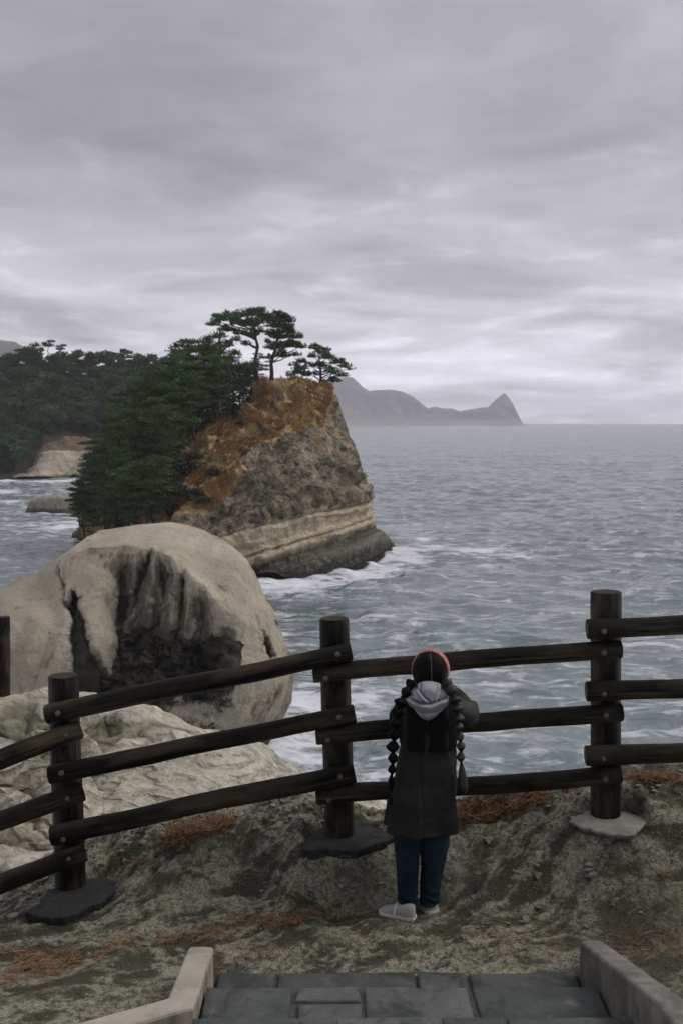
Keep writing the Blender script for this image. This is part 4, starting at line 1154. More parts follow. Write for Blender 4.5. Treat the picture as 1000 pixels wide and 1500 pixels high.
# ---------------------------------------------------------------- litter in the foreground
def build_litter():
    g = np.random.default_rng(8)
    regions = [  # polygon, count
        ([(0, 1385), (70, 1400), (140, 1395), (150, 1415), (60, 1440), (0, 1452)], 210),
        ([(110, 1392), (200, 1370), (330, 1352), (470, 1330), (560, 1322), (560, 1332), (440, 1352), (330, 1375), (210, 1390), (120, 1405)], 380),
        ([(225, 1242), (262, 1215), (310, 1202), (342, 1206), (330, 1220), (290, 1232), (245, 1243)], 430),
        ([(672, 1205), (676, 1180), (705, 1166), (770, 1160), (835, 1152), (845, 1162), (800, 1176), (750, 1196), (700, 1207)], 1250),
        ([(850, 1380), (1000, 1365), (1000, 1420), (930, 1412)], 45),
        ([(250, 1400), (700, 1330), (1000, 1330), (1000, 1420), (300, 1420)], 110),
        ([(180, 1230), (480, 1195), (560, 1290), (200, 1330)], 120),
        ([(700, 1220), (1000, 1150), (1000, 1320), (720, 1320)], 120),
        ([(915, 1140), (1000, 1132), (1000, 1146), (930, 1146)], 260)]
    C = []; T = []
    for ri, (poly, n) in enumerate(regions):
        pl = np.array(poly, float); lo, hi = pl.min(0), pl.max(0)
        q = g.uniform(lo, hi, size=(n * 5, 2)); mk = poly_mask(q[:, 0], q[:, 1], pl, 5)
        q = q[mk > g.random(len(q))]
        cl = perlin(np.stack([q[:, 0] * .035, q[:, 1] * .07, 0 * q[:, 0] + ri], 1))
        q = q[cl > -.12 + .1 * g.random(len(q))][:n]
        p, ok = ray_ground(q[:, 0], q[:, 1]); p = p[ok]
        C.append(p); T.append(np.full(len(p), ri))
    C = np.concatenate(C); T = np.concatenate(T); k = len(C)
    heap = np.where(np.isin(T, (2, 3)), .05, np.where(T == 0, .022, .008))
    az = g.random(k) * 6.283; tilt = np.where(np.isin(T, (2, 3)), g.normal(size=k) * .35, g.normal(size=k) * .14)
    d = np.stack([np.cos(az) * np.cos(tilt), np.sin(az) * np.cos(tilt), np.sin(tilt)], 1)
    L = (.07 + .075 * g.random(k))[:, None]
    C[:, 2] += .004 + heap * g.random(k)
    bend = g.normal(size=(k, 3)) * .012
    side = np.cross(d, [0, 0, 1.0]); side /= np.linalg.norm(side, axis=1)[:, None] + 1e-9
    upv = np.cross(side, d); W = .0015
    pts = [C - d * L / 2, C + bend, C + d * L / 2]
    V = np.stack([p + o for p in pts for o in (side * W, -side * W, upv * W * 1.2)], 1)     # (k,9,3)
    fb = []
    for s_ in (0, 3):
        for a_, b_ in ((0, 1), (1, 2), (2, 0)): fb.append([s_ + a_, s_ + b_, s_ + 3 + b_, s_ + 3 + a_])
    Fa = (np.arange(k)[:, None, None] * 9 + np.array(fb)[None]).reshape(-1, 4)
    m = M('fallen pine needles'); po = m.pos()
    n = m.noise(po, 60, 2)
    m.p(Base_Color=m.mix(m.rng(n, .3, .7), (.09, .045, .022), (.36, .19, .085)), Roughness=.7)
    o = link_mesh('pine_needles', np_mesh('pine_needles', V.reshape(-1, 3), Fa, smooth=False), m.m)
    tag(o, 'russet fallen pine needles lying in drifts on the rock', kind='stuff')
    # loose stones and crumbs of earth
    n = 1900
    q = np.stack([g.uniform(-20, 1020, n * 3), g.uniform(1128, 1420, n * 3)], 1)
    crest_w = np.exp(-((q[:, 1] - np.interp(q[:, 0], [0, 100, 340, 480, 600, 740, 940, 1000], [1310, 1260, 1190, 1188, 1212, 1172, 1133, 1134])) / 25.) ** 2)
    q = q[g.random(len(q)) < .07 + .93 * crest_w][:n]
    p, ok = ray_ground(q[:, 0], q[:, 1]); p = p[ok]
    ico = np.array([[0, 0, 1], [.894, 0, .447], [.276, .851, .447], [-.724, .526, .447], [-.724, -.526, .447], [.276, -.851, .447], [.724, .526, -.447], [-.276, .851, -.447], [-.894, 0, -.447], [-.276, -.851, -.447], [.724, -.526, -.447], [0, 0, -1]])
    icf = np.array([[0, 1, 2], [0, 2, 3], [0, 3, 4], [0, 4, 5], [0, 5, 1], [1, 6, 2], [2, 7, 3], [3, 8, 4], [4, 9, 5], [5, 10, 1], [2, 6, 7], [3, 7, 8], [4, 8, 9], [5, 9, 10], [1, 10, 6], [11, 7, 6], [11, 8, 7], [11, 9, 8], [11, 10, 9], [11, 6, 10]])
    k = len(p); sz = .004 + .022 * g.random(k) ** 4.0
    sc = sz[:, None] * (.6 + .8 * g.random((k, 3))) * np.array([1.1, 1.1, .7])
    V = p[:, None] + ico[None] * sc[:, None] * (1 + .25 * g.normal(size=(k, 12, 1)))
    Fa = (np.arange(k)[:, None, None] * 12 + icf[None]).reshape(-1, 3)
    o = link_mesh('gravel', np_mesh('gravel', V.reshape(-1, 3), Fa, smooth=False), mat_plain('loose stone', (.06, .058, .047), (.26, .25, .205), 14, bd=.01))
    tag(o, 'loose stones and earth crumbs on the rock', kind='stuff')
    # grass tuft and wisps at the edge
    def tuft(name, label, cx, cy, n, hgt, spread, cols):
        p, ok = ray_ground(np.array([cx]), np.array([cy])); p = p[0] + np.array([0, 0, -.01])
        V, Fa = [], []
        for i in range(n):
            az = g.random() * 6.283; r = spread * math.sqrt(g.random()); b = p + np.array([r * math.cos(az), r * math.sin(az) * .6, 0])
            lean = np.array([math.cos(az), math.sin(az) * .6, 0]) * (.25 + .8 * g.random()); h = hgt * (.5 + .6 * g.random())
            sd_ = np.array([-math.sin(az), math.cos(az), 0]) * .0022
            for j in range(5):
                t_ = j / 4; c = b + np.array([0, 0, h * (t_ - .28 * t_ * t_ * np.linalg.norm(lean))]) + lean * h * .62 * t_ ** 1.8
                w_ = (1 - .9 * t_ ** 2); V += [c - sd_ * w_, c + sd_ * w_]
                if j: m_ = len(V); Fa.append([m_ - 4, m_ - 3, m_ - 1, m_ - 2])
        mm = M(label[:20]); po = mm.pos()
        mm.p(Base_Color=mm.mix(mm.rng(mm.noise(po, 45, 2), .35, .65), *cols), Roughness=.6)
        o = link_mesh(name, np_mesh(name, np.array(V) - p, np.array(Fa)), mm.m, None, p)
        return tag(o, label, 'grass tuft')
    tuft('grass_tuft', 'yellow-green grass tuft at the cliff edge behind the lowest rail', 702, 1176, 130, .11, .10, ((.16, .15, .045), (.42, .36, .16)))
    tuft('grass_tuft', 'straw-coloured dry grass drooping beside the hem of the coat', 683, 1192, 150, .09, .09, ((.34, .20, .07), (.50, .38, .20)))
    tuft('grass_tuft', 'straw-coloured grass wisps at the edge left of the third fence post', 760, 1166, 60, .07, .10, ((.36, .22, .09), (.5, .38, .2)))
# ---------------------------------------------------------------- fence
def mat_wood():
    m = M('dark creosoted log'); uv = m.uv()
    tc_ = m.obj()
    gr = m.noise(m.map(uv, (1.6, 34, 1)), 1.0, 8, .62, .5)
    gr2 = m.noise(m.map(uv, (5, 150, 1)), 1.0, 4, .6, .2)
    blot = m.noise(m.map(uv, (1.2, 3.0, 1), loc=(3, 1, 0)), 1.5, 5, .6)
    v = m.math('ADD', m.math('MULTIPLY', gr, .65), m.math('MULTIPLY', gr2, .35))
    c = m.mix(m.rng(v, .42, .66), (.0010, .0012, .0009), (.020, .0155, .0092))
    c = m.mix(m.rng(blot, .48, .68, 0, .7), c, (.075, .056, .032))
    crack = m.rng(m.noise(m.map(uv, (.9, 22, 1), loc=(7, 2, 0)), 1.0, 3, .5, .3), .30, .36, 1, 0, True)
    c = m.mix(m.math('MULTIPLY', crack, .85), c, (.004, .003, .002))
    kn = m.vor(m.map(uv, (1.7, 4.5, 1)), 1.0, 'F1')
    knot = m.rng(kn, .05, .12, 1, 0, True)
    c = m.mix(m.math('MULTIPLY', knot, .8), c, (.004, .003, .002))
    fade = m.rng(m.noise(m.map(uv, (.7, 6, 1), loc=(1, 5, 0)), 1.0, 6, .6), .50, .66, 0, .55, True)
    c = m.mix(m.math('MULTIPLY', fade, m.rng(gr2, .4, .6, .3, 1)), c, (.085, .07, .05))
    h = m.math('SUBTRACT', v, m.math('MULTIPLY', crack, .8))
    m.p(Base_Color=c, Roughness=m.rng(gr, .3, .7, .62, .82), Normal=m.bump(h, 1.0, .016)); m.set(m.b, 'Specular IOR Level', .15)
    return m.m
def mat_metal():
    m = M('dull galvanised bolt'); m.p(Base_Color=(.10, .085, .06), Roughness=.65, Metallic=.4); return m.m

def build_fence():
    wood, metal = mat_wood(), mat_metal()
    slate = mat_plain('dark poured footing', (.017, .0185, .0185), (.046, .048, .047), 16, bs=.7, bd=.02)
    cement = mat_plain('pale cement footing', (.20, .19, .155), (.34, .325, .275), 7, bs=.35, bd=.01)
    YP = {1: 6.02, 2: 6.10, 3: 6.10}
    base3 = [at(104, 1311, YP[1])]
    root = thing('log_fence', 'dark brown log rail fence along the cliff edge with bolted rails', 'fence', at(497, 1226, YP[2]))
    PR = .085
    def post(parent, x0, y0, x1, y1, Y, name='post', r=PR, deep=.25):
        p0, p1 = at(x1, y1, Y), at(x0, y0, Y)
        ax = p1 - p0
        path = [p0 - ax * deep / np.linalg.norm(ax)] + [p0 + ax * t_ for t_ in np.linspace(0, 1, 14)]
        mb = MB(); path.append(p1 + ax * .005)
        rr = np.full(len(path), r); rr[-1] = r * .90; rr[-2] = r * .985
        mb.tube(path, rr, 28, True, wob=.07, u0=x0 * .013)
        return mb.build(name, wood, parent, p0)
    post(root, 92.5, 991, 104, 1311, YP[1]); post(root, 489, 907, 497.5, 1226, YP[2]); post(root, 887, 868, 886, 1196, YP[3])
    def rail(xa, ya, xb, yb, Ya, Yb, bolts, u0):
        a, b = at(xa, ya, Ya), at(xb, yb, Yb)
        n = 22; t_ = np.linspace(0, 1, n)[:, None]
        path = a + (b - a) * t_
        g = np.random.default_rng(int(u0 * 100) + 5)
        path[1:-1] += (np.cumsum(g.normal(size=(n - 2, 3)), 0) * .0016) * np.sin(np.pi * t_[1:-1])
        r = .0525 * (1 + .03 * g.normal()) * np.linspace(1.03, .97, n); r[0] *= .90; r[-1] *= .90
        path = np.concatenate([[path[0]], [path[0] + (path[1] - path[0]) * .09], path[1:-1], [path[-1] + (path[-2] - path[-1]) * .09], [path[-1]]])
        r = np.concatenate([[r[0]], [r[1]], r[1:-1], [r[-2]], [r[-1]]])
        mb = MB(); mb.tube(path, r, 22, True, wob=.12, u0=u0)
        o = mb.build('rail', wood, root, (a + b) / 2)
        ax = (b - a) / np.linalg.norm(b - a)
        for bx, by in bolts:
            c = at(bx, by, Ya + (Yb - Ya) * ((bx - xa) / (xb - xa + 1e-9)))
            f = np.array([0, -.97, .16])
            m2 = MB()
            m2.tube([c + f * .045, c + f * .0565, c + f * .0595], [.0155, .0155, .0125], 14)
            m2.tube([c + f * .0585, c + f * .066, c + f * .0685], [.0085, .0085, .006], 6)
            m2.build('bolt', metal, o, c)
    fr = PR + .047
    # post 1 -> post 2
    A, B, C_ = YP[1] - fr, YP[2] - fr, YP[3] - fr
    rail(67, 1047, 515, 954, A, B, [(88, 1044), (494, 958)], .1)
    rail(72, 1137, 520, 1045, A, B, [(93, 1131), (496, 1050)], .7)
    rail(75, 1225, 519.5, 1132, A, B, [(96, 1227), (498, 1136)], 1.3)
    # post 2 -> post 3
    rail(458, 986, 909.5, 951, B, C_, [(477, 993), (881, 956)], 1.9)
    rail(462.5, 1077, 911, 1043, B, C_, [(480, 1083), (884, 1047)], 2.5)
    rail(462.5, 1164, 909, 1135, B, C_, [(482, 1171), (883, 1140)], 3.1)
    # post 3 -> off to the right, post 1 -> off to the left, towards the stairs
    rail(859, 921.5, 1290, 903, C_, C_ - .1, [(881, 925)], 3.7)
    rail(858, 1013, 1290, 1001, C_, C_ - .1, [(881, 1016)], 4.3)
    rail(857, 1107, 1290, 1097, C_, C_ - .1, [(880, 1110)], 4.9)
    rail(118, 1069, -250, 1205, A, A - .55, [(99, 1076)], 5.5)
    rail(121.5, 1159, -250, 1300, A, A - .55, [(101, 1168)], 6.1)
    rail(124.5, 1248, -250, 1388, A, A - .55, [(103, 1256)], 6.7)
    post(root, 1290, 850, 1289, 1190, YP[3] - .1)
    post(root, -252, 1130, -240, 1480, YP[1] - .55)
    # footings poured round each post
    def footing(outline, z, th, mat, lab=None, seed=1):
        pl = np.array([at_z(x, y, z) for x, y in outline]); c = pl.mean(0)
        n = 160; th_ = np.linspace(0, 2 * np.pi, n, endpoint=False)
        ang = np.arctan2(pl[:, 1] - c[1], pl[:, 0] - c[0]); rr = np.hypot(pl[:, 0] - c[0], pl[:, 1] - c[1])
        o_ = np.argsort(ang); ang, rr = ang[o_], rr[o_]
        R = np.interp(th_, np.concatenate([ang - 2 * np.pi, ang, ang + 2 * np.pi]), np.tile(rr, 3))
        R *= 1 + .17 * fbm(np.stack([np.cos(th_) * 3, np.sin(th_) * 3, 0 * th_ + seed], 1), 1.3, 4, .55)
        rings = []
        for s_, dz in ((.94, -th), (.97, -th * .5), (.995, -.013), (1.0, -.006), (.985, 0.0), (.9, .001), (.8, .002), (.55, .004), (.3, .006), (.05, .006)):
            ring = np.stack([c[0] + R * s_ * np.cos(th_), c[1] + R * s_ * np.sin(th_), 0 * th_ + c[2] + dz], 1)
            ring[:, 2] += .008 * fbm(ring, 7, 4, .6, seed); rings.append(ring)
        V, gq = loft(rings)
        org = ORG[root]
        o = link_mesh('footing', np_mesh('footing', V - org, gq), mat, root, org)
        if lab: o['label'] = lab
    footing([(36, 1336), (60, 1322), (95, 1295), (150, 1284), (168, 1290), (160, 1312), (130, 1328), (100, 1342), (70, 1345)], 17.375, .09, slate, None, 1)
    footing([(440, 1243), (452, 1226), (475, 1214), (530, 1208), (565, 1212), (576, 1226), (545, 1238), (520, 1246), (480, 1243)], 17.645, .10, slate, None, 2)
    footing([(834, 1196), (850, 1188), (900, 1182), (940, 1186), (950, 1192), (940, 1208), (912, 1224), (880, 1218), (850, 1210)], 17.758, .03, cement, 'pale cement footing', 3)
    # lone post of the next run of fence, down on the outcrop
    p0 = at(6, 1040, 14.9)
    r2 = thing('fence_post', 'lone log post cut by the left edge, standing on the pale outcrop', 'fence post', p0)
    post(r2, 5.5, 904, 6, 1040, 14.9, 'log', .085, .4)

# ---------------------------------------------------------------- stairs and kerbs
def slab(mb, poly, z1, z0, bev, seed, mi=0):
    """flat stone with eased edges: poly list of (x,y)"""
    pl = np.array(poly, float); c = pl.mean(0)
    n = 14; pts = []
    for i in range(len(pl)):
        a, b = pl[i], pl[(i + 1) % len(pl)]
        for k in range(n): pts.append(a + (b - a) * k / n)
    pts = np.array(pts)
    # wear the outline a little
    nrm = (pts - c); nrm /= np.linalg.norm(nrm, axis=1)[:, None]
    wv = fbm(np.stack([pts[:, 0] * 9, pts[:, 1] * 9, 0 * pts[:, 0] + seed], 1), 1, 4, .55)
    pts = pts + nrm * (wv * .006)[:, None]
    rings = []
    for ins, z in ((0, z0), (0, z1 - bev), (bev * .3, z1 - bev * .3), (bev, z1)):
        q = pts - nrm * ins
        rings.append(np.concatenate([q, np.full((len(q), 1), z)], 1))
    for s_ in (.82, .6, .35, .1):
        q = c + (pts - nrm * bev - c) * s_
        rings.append(np.concatenate([q, np.full((len(q), 1), z1)], 1))
    V, gq = loft(rings, cap0=False)
    top = V[:, 2] > z1 - bev * 1.1
    V[:, 2] += top * .006 * fbm(V, 5, 4, .55, seed)
    Fs = [list(f) for g_ in gq for f in g_]
    mb.add(V, Fs, None, mi, True)

def mat_stone(name, c1, c2):
    m = M(name); po = m.pos()
    n1 = m.noise(po, 2.2, 9, .66, .5); n2 = m.noise(po, 26, 6, .65)
    c = m.mix(m.rng(n1, .36, .62), c1, c2)
    c = m.mix(m.rng(n2, .34, .46, .55, 0), c, (.03, .032, .032))
    pale = m.rng(m.noise(po, 5.2, 9, .72), .54, .70, 0, .6, True)
    c = m.mix(pale, c, (.17, .172, .152))
    grime = m.rng(m.noise(po, 3.1, 9, .7, .8), .50, .62, 0, .65, True)
    c = m.mix(grime, c, (.022, .026, .022))
    m.p(Base_Color=c, Roughness=m.rng(n1, .3, .7, .62, .85), Normal=m.bump(m.math('ADD', n2, m.math('MULTIPLY', n1, .8)), .6, .012)); m.set(m.b, 'Specular IOR Level', .35)
    return m.m

def build_stairs():
    dark = mat_stone('blue-grey paving stone', (.036, .041, .039), (.084, .090, .084))
    mid = mat_stone('grey paving stone', (.058, .066, .062), (.125, .13, .118))
    joint = mat_plain('mortar', (.035, .036, .034), (.075, .075, .068), 30, bd=.006)
    org = at_z(590, 1436, 17.33)
    root = thing('stone_stairs', 'grey stone steps coming down to the viewpoint between two kerbs', 'stairs', (0.3, 4.9, 17.33))
    zs = (17.335, 17.485, 17.635, 17.785)
    def step(k, y_far, y_near, cuts, mats_, xl=-.60, xr=1.14):
        mb = MB()
        z1 = zs[k]; zb = z1 - .20
        mb.box(((xl + xr) / 2, (y_far + y_near) / 2 - .02, (z1 - .012 + zb) / 2), ((xr - xl) / 2 - .006, (y_far - y_near) / 2 - .012, (z1 - .012 - zb) / 2), None, 2)
        for i, (poly, mi) in enumerate(cuts):
            slab(mb, poly, z1 + .002 * (i % 3), z1 - .11, .012, k * 10 + i, mi)
        mb.build('step', [dark, mid, joint], root)
    j = .008
    def X(px, py, z): return float(at_z(px, py, z)[0])
    # lowest step, flush with the earth
    y1f, y1n = float(at_z(590, 1426, zs[0])[1]), 4.55
    c0 = [-.60, X(405, 1436, zs[0]), X(610, 1436, zs[0]), X(686, 1436, zs[0]), 1.14]
    step(0, y1f, y1n, [([(c0[i] + j, y1n), (c0[i + 1] - j, y1n), (c0[i + 1] - j, y1f + .012 * (i % 2)), (c0[i] + j, y1f + .012 * ((i + 1) % 2))], (0, 0, 1, 0)[i]) for i in range(4)], None)
    y2f, y2n = float(at_z(590, 1446, zs[1])[1]), 4.08
    xa, xb, xc, xd = X(428, 1470, zs[1]), X(532, 1470, zs[1]), X(697, 1470, zs[1]), 1.14
    ym = float(at_z(480, 1469, zs[1])[1])
    step(1, y2f, y2n, [([(-.60, y2n), (xa - j, y2n), (xa - j, y2f), (-.60, y2f)], 0),
                       ([(xa + j, ym + .012), (xb - j, ym + .012), (xb - j - .01, y2f), (xa + j + .015, y2f - .01)], 1),
                       ([(xa + j + .02, y2n), (xb - j, y2n), (xb - j, ym - .012), (xa + j + .02, ym - .012)], 1),
                       ([(xb + j, y2n), (xc - j, y2n), (xc - j - .02, y2f), (xb + j, y2f)], 1),
                       ([(xc + j + .01, y2n), (xd, y2n), (xd, y2f), (xc + j - .01, y2f)], 0)], None)
    y3f, y3n = float(at_z(590, 1491, zs[2])[1]), 3.55
    c3 = [-.60, X(490, 1495, zs[2]), X(645, 1495, zs[2]), X(740, 1495, zs[2]), 1.14]
    step(2, y3f, y3n, [([(c3[i] + j, y3n), (c3[i + 1] - j, y3n), (c3[i + 1] - j, y3f + .01 * (i % 2)), (c3[i] + j, y3f)], (0, 1, 0, 0)[i]) for i in range(4)], None)
    step(3, 3.62, 3.05, [([(-.6, 3.05), (.2, 3.05), (.2, 3.62), (-.6, 3.62)], 0), ([(.22, 3.05), (1.14, 3.05), (1.14, 3.62), (.22, 3.62)], 0)], None)
    # kerbs
    def mat_kerb(name, c1, c2):
        m = M(name); po = m.pos()
        n1 = m.noise(po, 3.5, 9, .66, .5); n2 = m.noise(po, 22, 7, .65)
        c = m.mix(m.rng(n1, .36, .64), c1, c2)
        c = m.mix(m.rng(n2, .60, .70, 0, .6, True), c, (.055, .05, .04))
        str_ = m.noise(m.map(po, (9, 9, 1.2)), 1.0, 6, .6)
        side = m.math('SUBTRACT', 1.0, m.math('ABSOLUTE', m.sep(m.n('ShaderNodeNewGeometry', {}).outputs['Normal'])[2]), None, True)
        c = m.mix(m.math('MULTIPLY', side, m.rng(str_, .42, .62, .1, .75)), c, (.10, .093, .072))
        m.p(Base_Color=c, Roughness=.85, Normal=m.bump(m.math('ADD', n2, n1), .5, .012)); m.set(m.b, 'Specular IOR Level', .25); return m.m
    kl = mat_kerb('weathered cement kerb', (.26, .235, .195), (.40, .365, .31))
    kr = mat_kerb('darker weathered cement kerb', (.075, .076, .062), (.22, .213, .18))
    def beam(mb, pts, width_dir, wdt, depth, bev=.014):
        """beam swept along top edge points: cross-section of width wdt (along width_dir) and depth below"""
        rings = []
        R_ = []
        wd = np.array(width_dir, float)
        sec = []
        for (u, v_) in ((0, -depth), (0, -bev), (bev * .35, -bev * .35), (bev, 0), (wdt * .5, .002), (wdt - bev, 0), (wdt - bev * .35, -bev * .35), (wdt, -bev), (wdt, -depth)): sec.append((u, v_))
        # dense along the path
        P = []
        for i in range(len(pts) - 1):
            a, b = np.array(pts[i]), np.array(pts[i + 1]); n = max(3, int(np.linalg.norm(b - a) / .03))
            for k in range(n): P.append(a + (b - a) * k / n)
        P.append(np.array(pts[-1]))
        for p in P:
            r = np.array([p + wd * u + np.array([0, 0, v_]) for u, v_ in sec])
            top = r[:, 2] > p[2] - bev * 1.5
            r[:, 2] += top * .004 * fbm(r, 9, 4, .6, 3)
            r += wd * (.003 * fbm(r, 7, 4, .6, 5))[:, None]
            rings.append(r)
        # ease the two ends
        for e_, nb in ((0, 1), (-1, -2)):
            c = rings[e_].mean(0); rings[e_] = c + (rings[e_] - c) * np.array([.94, 1, .985])
        V, gq = loft(rings)
        mb.add(V, [list(f) for g_ in gq for f in g_], None, 0, False)
    # right kerb rises with the flight
    p_far = at_z(849, 1379, 17.505); p_near = at_z(966, 1470, 17.90)
    d_ = (p_near - p_far)
    mb = MB(); mb_root = tag(thing('kerb', 'grey weathered cement kerb rising along the right side of the steps', 'kerb', p_far), None)
    beam(mb, [p_far, p_near, p_near + d_ * np.array([.2, .12, .02]), p_near + d_ * np.array([.4, .7, .5])], (1, .04, 0), .112, .55)
    mb.build('kerb_beam', kr, mb_root)
    # left kerb: runs towards the camera then turns away to the left
    q1, q2 = at_z(275, 1388, 17.50), at_z(240, 1462, 17.56)
    r1, r2 = at_z(314, 1387.5, 17.50), at_z(284, 1476, 17.58)
    mb = MB(); kroot = thing('kerb', 'pale cement kerb bending away to the left of the steps', 'kerb', q1)
    wdt = float(np.linalg.norm(r1 - q1)); wd = (r1 - q1) / wdt
    beam(mb, [q1, q1 + (r2 - r1)], wd, wdt, .5)
    mb.build('kerb_beam', kl, kroot)
    e1 = r2 + np.array([0.0, -.002, .003]); far_ = at_z(70, 1503, 17.58)
    e0 = at_z(240, 1456, 17.575)
    dirl = (far_ - e0); dirl /= np.linalg.norm(dirl)
    mb = MB()
    s0 = np.array([e1[0] - .004, e1[1], 17.583]); nrm = np.array([-dirl[1], dirl[0], 0]); nrm = nrm if nrm[1] > 0 else -nrm
    beam(mb, [s0, s0 + dirl * 1.6], nrm, .125, .5)
    mb.build('kerb_beam', kl, kroot)
# ---------------------------------------------------------------- the person at the rail
def mat_cloth(name, c1, c2, weave=300, rough=.9, fold=.0, sheen=.0):
    m = M(name); po = m.obj()
    n = m.noise(po, 7, 5, .6); fine = m.noise(m.map(po, (1, 1, 1)), weave, 2, .5)
    v = m.math('ADD', m.math('MULTIPLY', n, .55), m.math('MULTIPLY', fine, .45))
    m.p(Base_Color=m.mix(m.rng(v, .38, .62), c1, c2), Roughness=rough, Normal=m.bump(m.math('ADD', fine, m.math('MULTIPLY', n, 2.0)), .35, .004))
    m.set(m.b, 'Specular IOR Level', .15); m.set(m.b, 'Sheen Weight', sheen)
    return m.m

def build_person():
    skin_m = M('skin'); skin_m.p(Base_Color=(.42, .26, .19), Roughness=.55); skin_m = skin_m.m
    coat_m = mat_cloth('charcoal wool', (.0075, .0082, .0072), (.024, .0243, .0218), 260)
    yoke_m = mat_cloth('black quilted cloth', (.0012, .0016, .0015), (.0032, .0037, .0034), 200)
    sleeve_m = mat_cloth('olive-grey wool', (.026, .028, .024), (.075, .078, .069), 240)
    jean_m = mat_cloth('dark blue denim', (.004, .0098, .0155), (.014, .033, .050), 420)
    hood_m = mat_cloth('heather grey jersey', (.19, .19, .208), (.31, .31, .338), 420)
    knit = M('coral pink knit'); po = knit.obj()
    kn = knit.vor(knit.map(po, (1, 1, .7)), 150)
    knit.p(Base_Color=knit.mix(knit.rng(kn, .1, .6), (.56, .25, .205), (.33, .12, .10)), Roughness=.9, Normal=knit.bump(kn, .7, .004)); knit = knit.m
    hm = M('black hair'); po = hm.obj()
    hn = hm.noise(hm.map(po, (160, 160, 9)), 1.0, 3, .6)
    hm.p(Base_Color=hm.mix(hn, (.0014, .0014, .0013), (.0042, .0036, .0031)), Roughness=.55, Normal=hm.bump(hn, .5, .003)); hm.set(hm.b, 'Specular IOR Level', .08); hm = hm.m
    hair_lit = M('black hair painted lit'); po = hair_lit.obj()  # browner copy of the hair, painting light on the right braid
    hn = hair_lit.noise(hair_lit.map(po, (160, 160, 9)), 1.0, 3, .6)
    hair_lit.p(Base_Color=hair_lit.mix(hn, (.004, .003, .0022), (.014, .009, .0055)), Roughness=.55, Normal=hair_lit.bump(hn, .5, .003)); hair_lit = hair_lit.m
    suede = mat_cloth('grey suede', (.25, .245, .235), (.40, .39, .375), 300)
    sole_m = mat_plain('pale rubber sole', (.5, .47, .39), (.66, .62, .53), 20, bs=.2, bd=.003)
    strap_m = mat_plain('cream strap', (.5, .47, .40), (.62, .58, .5), 20, bs=.2, bd=.002)

    gz = float(ground_z(np.array([0.38]), np.array([5.66]))[0])
    ORIGIN = np.array([.38, 5.68, gz])
    # ---- body: one skinned figure, leaning on the rail with both forearms over it
    J = {}; E = []; Rr = {}
    def j(n, px, py, Y, r, par=None):
        J[n] = at(px, py, Y); Rr[n] = r
        if par: E.append((par, n))
    j('pelvis', 616, 1172, 5.73, .105)
    j('waist', 620, 1120, 5.74, .092, 'pelvis'); j('chest', 625, 1068, 5.755, .105, 'waist'); j('upper', 627, 1036, 5.765, .085, 'chest')
    j('neck', 628.5, 1014, 5.785, .042, 'upper'); j('skull', 629, 990, 5.80, .070, 'neck'); j('crown', 629.5, 972, 5.795, .078, 'skull')
    j('chin', 629, 1002, 5.85, .035, 'skull'); j('nose', 629, 989, 5.888, .010, 'skull')
    for s, nm in ((1, 'r'), (-1, 'l')):
        j('ear' + nm, 629.5 + s * 22, 985, 5.80, .014, 'skull')
        j('hip' + nm, 616 + s * 15, 1188, 5.725, .066, 'pelvis')
        kx, ax = (634, 628) if s > 0 else (597, 598)
        j('knee' + nm, kx, 1262, 5.705, .042, 'hip' + nm)
        ay = 1318 if s > 0 else 1326
        j('ankle' + nm, ax, ay - 3, 5.70 if s > 0 else 5.665, .022, 'knee' + nm)
        j('shoulder' + nm, 627 + s * 31, 1036, 5.775, .052, 'upper')
        ex, ey = (688, 1046) if s > 0 else (588, 1050)
        j('elbow' + nm, ex, ey, 5.86, .036, 'shoulder' + nm)
        j('wrist' + nm, 629 + s * 18, 1006, 6.09, .024, 'elbow' + nm)
        pc = at(629 + s * 9, 1001, 6.13); J['palm' + nm] = pc; Rr['palm' + nm] = .027; E.append(('wrist' + nm, 'palm' + nm))
    J['toer'] = at_z(626, 1322, gz + .03); J['toel'] = at_z(574, 1337, gz + .022); Rr['toer'] = Rr['toel'] = .013; E += [('ankler', 'toer'), ('anklel', 'toel')]
    names = list(J); V = [J[n] for n in names]; RR = [Rr[n] for n in names]; roots = [0]
    Ei = [(names.index(a), names.index(b)) for a, b in E]
    # fingers: five per hand, clasped together beyond the rail
    for s, nm in ((1, 'r'), (-1, 'l')):
        pc = J['palm' + nm]
        for k in range(5):
            base = len(V); roots.append(base)
            if k < 4:
                st = pc + np.array([-s * .010, .012 - .0 * k, .024 - .016 * k])
                L = (.052, .060, .056, .044)[k]
                pts = [st, st + np.array([-s * L * .40, .016, .004]), st + np.array([-s * L * .72, .006, -.002]), st + np.array([-s * L * .84, -.008, -.006])]
            else:
                st = pc + np.array([s * .004, -.014, .026])
                pts = [st, st + np.array([-s * .014, -.014, .012]), st + np.array([-s * .032, -.016, .014])]
            for i, p in enumerate(pts):
                V.append(p); RR.append((.0095, .0088, .0080, .0068)[i])
                if i: Ei.append((base + i - 1, base + i))
    me = bpy.data.meshes.new('person'); me.from_pydata([tuple(np.array(v) - ORIGIN) for v in V], Ei, [])
    tmp = bpy.data.objects.new('person', me); COL.objects.link(tmp)
    md = tmp.modifiers.new('skin', 'SKIN'); md.use_smooth_shade = True; md.branch_smoothing = .6
    for i, r in enumerate(RR):
        sv = me.skin_vertices[0].data[i]; sv.radius = (r, r); sv.use_root = i in roots
    ms = tmp.modifiers.new('sub', 'SUBSURF'); ms.levels = ms.render_levels = 2
    dg = bpy.context.evaluated_depsgraph_get()
